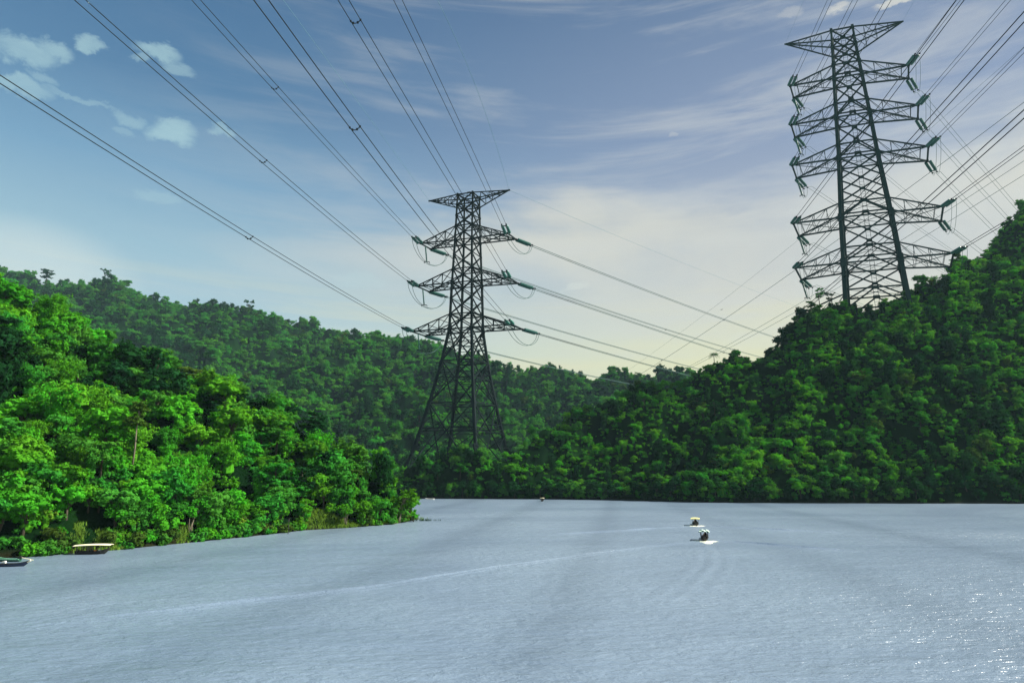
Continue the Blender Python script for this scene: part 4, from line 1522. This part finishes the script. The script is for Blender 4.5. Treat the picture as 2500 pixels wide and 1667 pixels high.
def hull_mesh(L, W, Hs, rise=.9, stern=.75, deck=True, taper=2.2):
    """boat along +y (bow at +y), waterline at z=0"""
    mb = MB()
    n, m = 22, 11
    P = []
    for i in range(n):
        t = i / (n - 1)
        y = (t - .45) * L
        w = W / 2 * (1 - max(0, (t - .35) / .65) ** taper) * (stern + (1 - stern) * min(1, t / .25))
        w = max(w, .03)
        sh = Hs + rise * max(0, (t - .5) / .5) ** 2 + .12 * max(0, (.15 - t) / .15)
        dr = -.25 + (sh + .1) * max(0, (t - .75) / .25) ** 1.5
        row = []
        for j in range(m):
            u = j / (m - 1) * 2 - 1
            f = abs(u) ** 2.6
            row.append((math.copysign(abs(u) ** .8, u) * w * (.8 + .2 * f), y, dr + (sh - dr) * f))
        P.append(row)
    P = np.array(P)
    mb.grid(P)
    # inside skin, a little smaller, and the transom
    Q = P.copy()
    Q[:, :, 0] *= .93
    Q[:, 1:-1, 2] += .10
    mb.grid(Q[:, ::-1])
    mb.add(P[0], [tuple(range(m))])
    for s in (0, m - 1):
        mb.tube(P[:, s], .05, 5)
    return mb


def person_mesh(kind):
    """seated or crouching figure grown from a skeleton; looks along +y, seat at z=0"""
    E, V, R = [], [], []
    def v(p, r, to=None):
        V.append(p); R.append(r)
        if to is not None:
            E.append((to, len(V) - 1))
        return len(V) - 1
    pel = v((0, 0, .10), .15)
    ab = v((0, .02, .30), .135, pel)
    chest = v((0, .03, .50), .155, ab)
    nk = v((0, .04, .66), .06, chest)
    h0 = v((0, .06, .75), .085, nk)
    h1 = v((0, .07, .85), .095, h0)
    v((0, .06, .93), .06, h1)
    v((0, .16, .79), .02, h0)                       # nose
    for s in (-1, 1):
        v((s * .095, .055, .80), .016, h0)          # ear
        sh = v((s * .19, .02, .57), .07, chest)
        el = v((s * .27, .12 if kind else -.02, .33), .05, sh)
        wr = v((s * (.16 if kind else .30), .34 if kind else .16, .24 if kind else .12), .034, el)
        pm = v((s * (.15 if kind else .30), .41 if kind else .23, .23 if kind else .09), .036, wr)
        for f in range(4):
            k1 = v((s * (.15 if kind else .30) + (f - 1.5) * .022, (.47 if kind else .29), (.22 if kind else .07)), .011, pm)
            v((s * (.15 if kind else .30) + (f - 1.5) * .022, (.50 if kind else .31) - abs(f - 1.4) * .008, (.19 if kind else .045)), .009, k1)
        v((s * (.10 if kind else .25), .43 if kind else .25, .225 if kind else .08), .012, pm)   # thumb
        hp = v((s * .10, .06, .07), .10, pel)
        kn = v((s * .16, .46, .13), .075, hp)
        an = v((s * .15, .46, -.28), .048, kn)
        v((s * .16, .60, -.33), .038, an)
    me = bpy.data.meshes.new('person')
    me.from_pydata(V, E, [])
    return me, R


def make_person(name, loc, rz, label, cloth, kind, scale=1.0, group=None):
    me, R = person_mesh(kind)
    o = link(name, me)
    o.location = [float(x) for x in loc]
    o.rotation_euler = (0, 0, rz)
    o.scale = (scale,) * 3
    md = o.modifiers.new('skin', 'SKIN')
    for i, r in enumerate(R):
        me.skin_vertices[0].data[i].radius = (r, r)
        me.skin_vertices[0].data[i].use_root = i == 0
    sb = o.modifiers.new('subd', 'SUBSURF')
    sb.levels = sb.render_levels = 1
    me.materials.append(cloth_skin(cloth))
    tag(o, label, 'person', group)
    # hair, a cap on the head
    P = []
    for i in range(7):
        a = i / 6 * 1.75
        P.append([(.108 * math.sin(a) * math.cos(b), .052 + .112 * math.sin(a) * math.sin(b) - .012, .845 + .118 * math.cos(a) + (.02 if math.sin(b) > 0 else -.02) * (a > 1.2)) for b in np.linspace(0, 2 * np.pi, 15)])
    MB().grid(np.array(P)).build('hair', M_hair, o, True)
    return o


_cs = {}
def cloth_skin(c):
    """shirt and trousers up to the neck and wrists, skin beyond"""
    if c in _cs:
        return _cs[c]
    m, N, out = new_mat('clothed_figure')
    b = N.n('ShaderNodeBsdfPrincipled')
    tc = N.n('ShaderNodeTexCoord')
    sp = N.n('ShaderNodeSeparateXYZ')
    N.put(sp.inputs[0], tc.outputs['Object'])
    head = N.m('GREATER_THAN', sp.outputs[2], .655)
    col = [(.010, .014, .030), (.008, .009, .010), (.030, .036, .040)][c]
    N.put(b.inputs['Base Color'], N.mix(head, col, (.20, .11, .07)))
    b.inputs['Roughness'].default_value = .85
    N.put(out.inputs[0], b.outputs[0])
    _cs[c] = m
    return m


def canopy_boat(px, py, rz, label, roofmat, W, roof_w, roof_len, hull_len, roof_h, sag, group):
    P = on_water(px, py)
    root = empty('passenger_boat', P, label, 'boat', group, rz)
    hull_mesh(hull_len, W, .48).build('hull', M_hull, root, True)
    y0 = -.45 * hull_len
    for sx in (-1, 1):
        for fy in (y0 + .5, y0 + .5 + roof_len * .5, y0 + .4 + roof_len):
            MB().tube([(sx * W * .44, fy, .3), (sx * W * .47, fy, roof_h)], .05, 6).build('post', M_pole, root)
    g = np.linspace(-1, 1, 13)
    yy = np.linspace(y0 + .1, y0 + .7 + roof_len, 8)
    Pt = np.array([[(roof_w / 2 * u, y, roof_h + sag * (1 - u * u) + .02 * math.sin(y * 2)) for u in g] for y in yy])
    mb = MB().grid(Pt)
    low = Pt.copy(); low[..., 2] -= .05
    mb.grid(low[:, ::-1])
    # short hanging valance all round
    for row in (Pt[0], Pt[-1], Pt[:, 0], Pt[:, -1]):
        dn = row.copy(); dn[:, 2] -= .14 + .03 * np.sin(np.arange(len(row)) * 1.7)
        mb.grid(np.stack([row, dn]))
    mb.build('canopy', roofmat, root)
    for k in range(3):
        MB().box((0, y0 + 1.3 + k * 1.35, .42), (W * .82, .32, .07)).build('bench', M_hull, root)
    # long-tail engine on the stern
    e = MB().box((.1, y0 + .1, .78), (.42, .5, .38)).box((.1, y0 + .3, .99), (.24, .24, .12))
    e.tube([(.1, y0, .75), (.25, y0 - 1.6, .12)], .05, 6)
    e.build('engine', M_hull, root)
    return root, P


def foam_mat():
    m, N, out = new_mat('churned_foam')
    geo = N.n('ShaderNodeNewGeometry')
    d = N.n('ShaderNodeBsdfDiffuse')
    nz = N.noise(geo.outputs['Position'], 2.2, 4, .7)
    N.put(d.inputs[0], N.mix(N.smooth(nz, .35, .65), (.60, .64, .42), (.92, .92, .82)))
    N.put(out.inputs[0], d.outputs[0])
    return m


M_foam = foam_mat()


def foam(P, rz, spots, sd, label):
    """low broken heaps of white water round the hull"""
    r = np.random.default_rng(sd)
    mb = MB()
    c, s = math.cos(rz), math.sin(rz)
    for x, y, rx, ry, n in spots:
        for k in range(n):
            a, q = r.uniform(0, 6.28), r.uniform(0, 1) ** .6
            cx, cy = x + math.cos(a) * q * rx, y + math.sin(a) * q * ry
            w = r.uniform(.12, .36) * (1.2 - q * .7)
            hgt = r.uniform(.04, .17) * (1.2 - q)
            t = np.linspace(0, 2 * np.pi, 8, endpoint=False)
            wob = 1 + .3 * r.normal(size=8)
            ring = np.stack([cx + np.cos(t) * w * 1.7 * wob, cy + np.sin(t) * w * wob, np.full(8, .004)], 1)
            v = np.concatenate([ring, [[cx, cy, hgt + .02]]])
            v = np.stack([v[:, 0] * c - v[:, 1] * s + P[0], v[:, 0] * s + v[:, 1] * c + P[1], v[:, 2]], 1)
            mb.add(v, [(i, (i + 1) % 8, 8) for i in range(8)])
    tag(mb.build('foam', M_foam), label, 'foam', kind='stuff')


def wake(pts, width, height, trains, sd):
    """low ridges of water spreading behind a boat, real swells on the lake"""
    r = np.random.default_rng(sd)
    mb = MB()
    W = np.array([on_water(*p) for p in pts])
    d = np.concatenate([[0], np.cumsum(np.linalg.norm(np.diff(W, axis=0), axis=1))])
    n = int(d[-1] / .8) + 2
    s = np.linspace(0, d[-1], n)
    C = np.stack([np.interp(s, d, W[:, k]) for k in range(3)], 1)
    T = unit(np.gradient(C, axis=0))
    Nn = np.stack([-T[:, 1], T[:, 0], 0 * s], 1)
    env = np.sin(np.clip(s / d[-1], 0, 1) * np.pi) ** .5
    g = np.linspace(-1, 1, 9 * trains)
    rows = []
    for u in g:
        ww = width * trains * .5
        h = height * (.5 + .5 * np.cos(u * trains * np.pi)) * (1 - u * u) * env * (.55 + .9 * np.array([vnoise(np.array(x / 4.0 + u), np.array(u * 3.0 + sd)) for x in s]))
        rows.append(C + Nn * (u * ww) + np.stack([0 * s, 0 * s, h + .003 - .02 * (abs(u) > .999)], 1))
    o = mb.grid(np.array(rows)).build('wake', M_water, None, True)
    tag(o, kind='structure')


B1, P1 = canopy_boat(1721, 1316.5, RAD(-19), 'nearest of the moving boats, with a green and white striped canopy', M_stripe, 1.55, 2.15, 3.6, 8.0, 1.85, .20, 'passenger boats under way')
B2, P2 = canopy_boat(1698, 1281, RAD(-16), 'moving boat with a yellow canopy ahead of the striped one', M_yellow, 1.75, 2.35, 3.6, 8.0, 1.85, .10, 'passenger boats under way')
B3, P3 = canopy_boat(1324, 1223, RAD(-8), 'tiny far-off boat with a cream canopy near the far shore', M_cream, 1.5, 2.1, 2.6, 6.0, 1.6, .10, 'passenger boats under way')


def aboard(P, rz, x, y, z):
    c, s = math.cos(rz), math.sin(rz)
    return P + v3(x * c - y * s, x * s + y * c, z)


PG = 'passengers in the boats'
for x, y, z, k, cl, sc, lab in ((0.0, -2.2, .58, 1, 1, .95, 'person in black sitting tallest in the middle of the striped-canopy boat'),
                               (-.42, -1.9, .34, 0, 0, .82, 'person in dark blue hunched on the left of the striped-canopy boat'),
                               (.42, -1.9, .36, 0, 1, .85, 'person in black hunched on the right of the striped-canopy boat')):
    make_person('person', aboard(P1, RAD(-19), x, y, z), RAD(-19), lab, cl, k, sc, PG)
for x, y, z, k, cl, sc, lab in ((-.5, -2.0, .42, 1, 1, .85, 'person in black on the left side of the yellow-canopy boat'),
                               (0.02, -2.3, .38, 0, 0, .85, 'person in dark blue in the middle of the yellow-canopy boat'),
                               (.42, -1.8, .46, 1, 1, .95, 'person in black on the right side of the yellow-canopy boat')):
    make_person('person', aboard(P2, RAD(-16), x, y, z), RAD(-16), lab, cl, k, sc, PG)
foam(P1, RAD(-19), [(1.5, -3.4, 1.2, .8, 70), (.5, -4.6, 1.3, 1.2, 90), (.9, -6.6, .7, 1.8, 50), (-1.4, -3.6, 1.1, .5, 40)], 3, 'white churned water behind the striped-canopy boat')
foam(P2, RAD(-16), [(-1.8, -3.2, 1.3, .8, 60), (1.5, -3.2, 1.3, .8, 70), (.0, -4.4, 1.5, 1.0, 80)], 4, 'white churned water behind the yellow-canopy boat')
wake([(1700, 1320), (1560, 1336), (1400, 1356), (1180, 1386), (900, 1432), (560, 1470), (250, 1505), (40, 1530)], 2.0, .20, 2, 1)
wake([(1740, 1317), (1830, 1325), (1950, 1334), (2110, 1346)], 2.0, .26, 2, 2)
wake([(1685, 1284), (1600, 1289), (1480, 1297), (1350, 1303)], 2.4, .28, 2, 3)
wake([(1712, 1283), (1790, 1287), (1900, 1293), (2060, 1299)], 2.4, .26, 2, 4)
wake([(1722, 1330), (1740, 1350), (1735, 1385), (1690, 1430), (1640, 1470)], 2.6, .09, 3, 5)

# moored boats on the left bank
def moored_canopy():
    P = on_water(222, 1352)
    rz = RAD(-84)
    root = empty('covered_boat', P, 'dark boat moored under the left bank trees beneath a long flat cream canopy', 'boat', None, rz)
    hull_mesh(5.6, 1.5, .5, .55, .8).build('hull', M_hull, root, True)
    for sx in (-1, 1):
        for y in (-2.1, -.2, 1.9):
            MB().tube([(sx * .66, y, .35), (sx * .7, y, 1.58)], .045, 6).build('post', M_pole, root)
    yy, g = np.linspace(-2.75, 3.35, 14), np.linspace(-1, 1, 9)
    Pt = np.array([[(u * .95 * (1 - .5 * max(0, (y - 2.2) / 1.3) ** 2), y, 1.62 + .12 * (1 - u * u) - .012 * (y - .2) ** 2 + .02 * y) for u in g] for y in yy])
    lo = Pt.copy(); lo[..., 2] -= .07
    mb = MB().grid(Pt).grid(lo[:, ::-1])
    for a, b in ((Pt[0], lo[0]), (Pt[-1], lo[-1]), (Pt[:, 0], lo[:, 0]), (Pt[:, -1], lo[:, -1])):
        mb.grid(np.stack([a, b]))
    mb.build('canopy', M_cream, root)
    MB().box((0, -.6, .46), (1.2, .34, .06)).box((0, .7, .46), (1.2, .34, .06)).build('bench', M_hull, root)
    for i, (x, y, m) in enumerate(((.35, .8, M_orange), (-.3, 1.15, M_white), (.25, 1.6, M_white), (.3, .2, M_navy))):
        q = P + v3(x * math.cos(rz) - y * math.sin(rz), x * math.sin(rz) + y * math.cos(rz), .64)
        lj = MB()
        t = np.linspace(0, 2 * np.pi, 13)
        lj.tube(np.stack([np.cos(t) * .16, np.sin(t) * .10, .05 * np.sin(2 * t)], 1), .075, 7, False)
        tag(lj.build('life_jacket', m, None, True), ['orange life jacket lying in the moored canopy boat', 'white life jacket lying in the moored canopy boat, beside the orange one', 'white life jacket nearest the bow of the moored canopy boat', 'navy life jacket lying in the moored canopy boat'][i], 'life jacket', 'life jackets in the moored boat').location = [float(x) for x in q]


moored_canopy()


def longtail(px, py, rz, L, W, mats, label, engine):
    P = on_water(px, py)
    root = empty('longtail_boat', P, label, 'boat', 'longtail boats moored by the left bank', rz)
    hull_mesh(L, W, .34, .45, .7, taper=2.6).build('hull', mats[0], root, True)
    g = np.linspace(0, 1, 16)
    for s in (-1, 1):
        pts = []
        for t in g:
            w = W / 2 * (1 - max(0, (t - .35) / .65) ** 2.6) * (.7 + .3 * min(1, t / .25))
            pts.append((s * max(w, .03), (t - .45) * L, .37 + .45 * max(0, (t - .5) / .5) ** 2))
        MB().tube(pts, .06, 6).build('gunwale', mats[1], root, True)
    for y in (-.2 * L, .05 * L):
        MB().box((0, y, .27), (W * .8, .28, .06)).build('thwart', mats[1], root)
    MB().beam(v3(0, .50 * L, .60), v3(0, .58 * L, .86), .16, .22).build('bow_post', mats[2], root)
    if engine:
        y = -.43 * L
        e = MB().box((0, y, .62), (.36, .62, .30)).box((0, y + .05, .82), (.26, .36, .14)).tube([(0, y + .3, .70), (0, y + .95, .82)], .035, 6)
        e.build('engine', M_hull, root)
        MB().tube([(0, y - .25, .62), (0, y - 2.3, .26)], .05, 6).box((0, y - .1, .56), (.22, .3, .2)).build('propeller_shaft', M_cream, root)
    return root


longtail(20, 1370, RAD(86), 4.6, .95, (M_dkgreen, M_green, M_hull), 'pale green longtail boat with its engine shaft raised, moored by the left frame edge', True)
longtail(18, 1382, RAD(-85), 5.6, 1.0, (M_navy, M_hull, M_cream), 'navy longtail boat with a cream bow tip, nearer the camera than the green one', False)
q = on_water(12, 1379)
tag(MB().box((0, 0, 0), (.55, .34, .22)).box((.1, .02, .15), (.3, .24, .1)).build('cool_box', M_white), 'white box lying in the navy longtail boat', 'box').location = (float(q[0]) - .2, float(q[1]), .42)
# tiny white boat far off under the shore trees
P = on_water(1050, 1219)
rt = empty('rowing_boat', P, 'tiny white boat lying under the trees of the far shore', 'boat', None, RAD(80))
hull_mesh(5.0, 1.4, .45, .4).build('hull', M_white, rt, True)
MB().box((0, 0, .32), (1.1, .3, .06)).build('thwart', M_hull, rt)

# bare stake in the water off the left bank
P = on_water(703, 1303)
st = MB().tube([(0, 0, -1), (.04, 0, 1.2), (-.03, .02, 2.4), (.03, 0, 3.6)], [.10, .09, .08, .05], 7)
tag(st.build('mooring_stake', M_hull, None, True), 'bare dark stake standing in the water off the left bank', 'stake').location = [float(x) for x in P]

# grass and reeds
def blades(name, pts, h, mat, label, cat, kind=None, n_per=1, lean=.3, w=.03):
    V = []
    for p in pts:
        for k in range(n_per):
            a = rng.uniform(0, 6.28)
            hh = h * rng.uniform(.5, 1.15)
            d = v3(math.cos(a), math.sin(a), 0)
            sd = v3(-d[1], d[0], 0) * w * rng.uniform(.7, 1.5)
            b = np.asarray(p) + rng.normal(size=3) * v3(.15, .15, 0)
            m_ = b + d * hh * lean * .3 + v3(0, 0, hh * .6)
            t_ = b + d * hh * lean + v3(0, 0, hh)
            V.append([b - sd, b + sd, m_ + sd * .8, m_ - sd * .8])
            V.append([m_ - sd * .8, m_ + sd * .8, t_ + sd * .1, t_ - sd * .1])
    o = link(name, quads_mesh(name, np.array(V), [mat]))
    return tag(o, label, cat, kind=kind)


pts = []
for px, s0, s1, n in ((745, -.004, .10, 260), (790, -.004, .12, 420), (835, -.004, .11, 420), (880, -.004, .06, 200), (930, -.006, .04, 180), (975, -.01, .05, 200), (1000, -.02, .06, 160)):
    x = rng.normal(px, 17, n)
    pts += list(H_LEFT.pos(x, rng.uniform(s0, s1, n)))
for px, s0, s1, n in ((445, -.004, .05, 150), (190, -.003, .05, 170), (250, -.004, .04, 200), (285, -.006, .012, 120), (308, -.006, .004, 50)):
    x = rng.normal(px, 9, n)
    pts += list(H_LEFT.pos(x, rng.uniform(s0, s1, n)))
blades('grass', pts, .8, LEAF['straw'], 'pale yellow-green grass along the left waterline', 'grass', 'stuff', 3, .5, .035)
P = on_water(1035, 1271)
rp = [P + v3(rng.normal() * 2.2, rng.normal() * .5, -.05) for _ in range(130)]
blades('reed_tuft', rp, .85, LEAF['dark green'], 'low dark reed tuft standing in the water off the left point', 'reeds', None, 2, .35, .025)

# bird high over the valley
B = at(1762, 756, 300)
mb = MB()
mb.tube([(-.55, 0, 0), (-.3, 0, .02), (0, 0, .03), (.35, 0, .05), (.5, 0, .05)], [.03, .11, .14, .09, .03], 8)
bd = tag(mb.build('bird', M_hair, None, True), 'tiny dark bird flying over the valley between the towers', 'bird')
for s in (-1, 1):
    W = np.array([[(-.16, s * .1, .06), (.18, s * .1, .06)], [(-.12, s * .5, .22), (.16, s * .5, .24)], [(-.22, s * 1.0, .12), (-.08, s * 1.05, .12)]])
    W2 = W.copy(); W2[..., 2] -= .03
    MB().grid(W).grid(W2[:, ::-1]).build('wing', M_hair, bd, True)
bd.location = [float(x) for x in B]
bd.rotation_euler = (0, 0, .5)


# ------------------------------------------------------------------ the air
HAZE = 0.000052
def haze():
    m, N, out = new_mat('haze_air')
    pv = N.n('ShaderNodeVolumePrincipled')
    pv.inputs['Color'].default_value = (.55, .88, 1.0, 1)
    pv.inputs['Density'].default_value = HAZE
    pv.inputs['Anisotropy'].default_value = 0.0
    N.put(out.inputs['Volume'], pv.outputs[0])
    mb = MB().box((0, 1000, 247), (3860, 2660, 506))
    o = mb.build('haze', m)
    tag(o, 'thin bluish haze in the valley air', 'haze', kind='stuff')


haze()
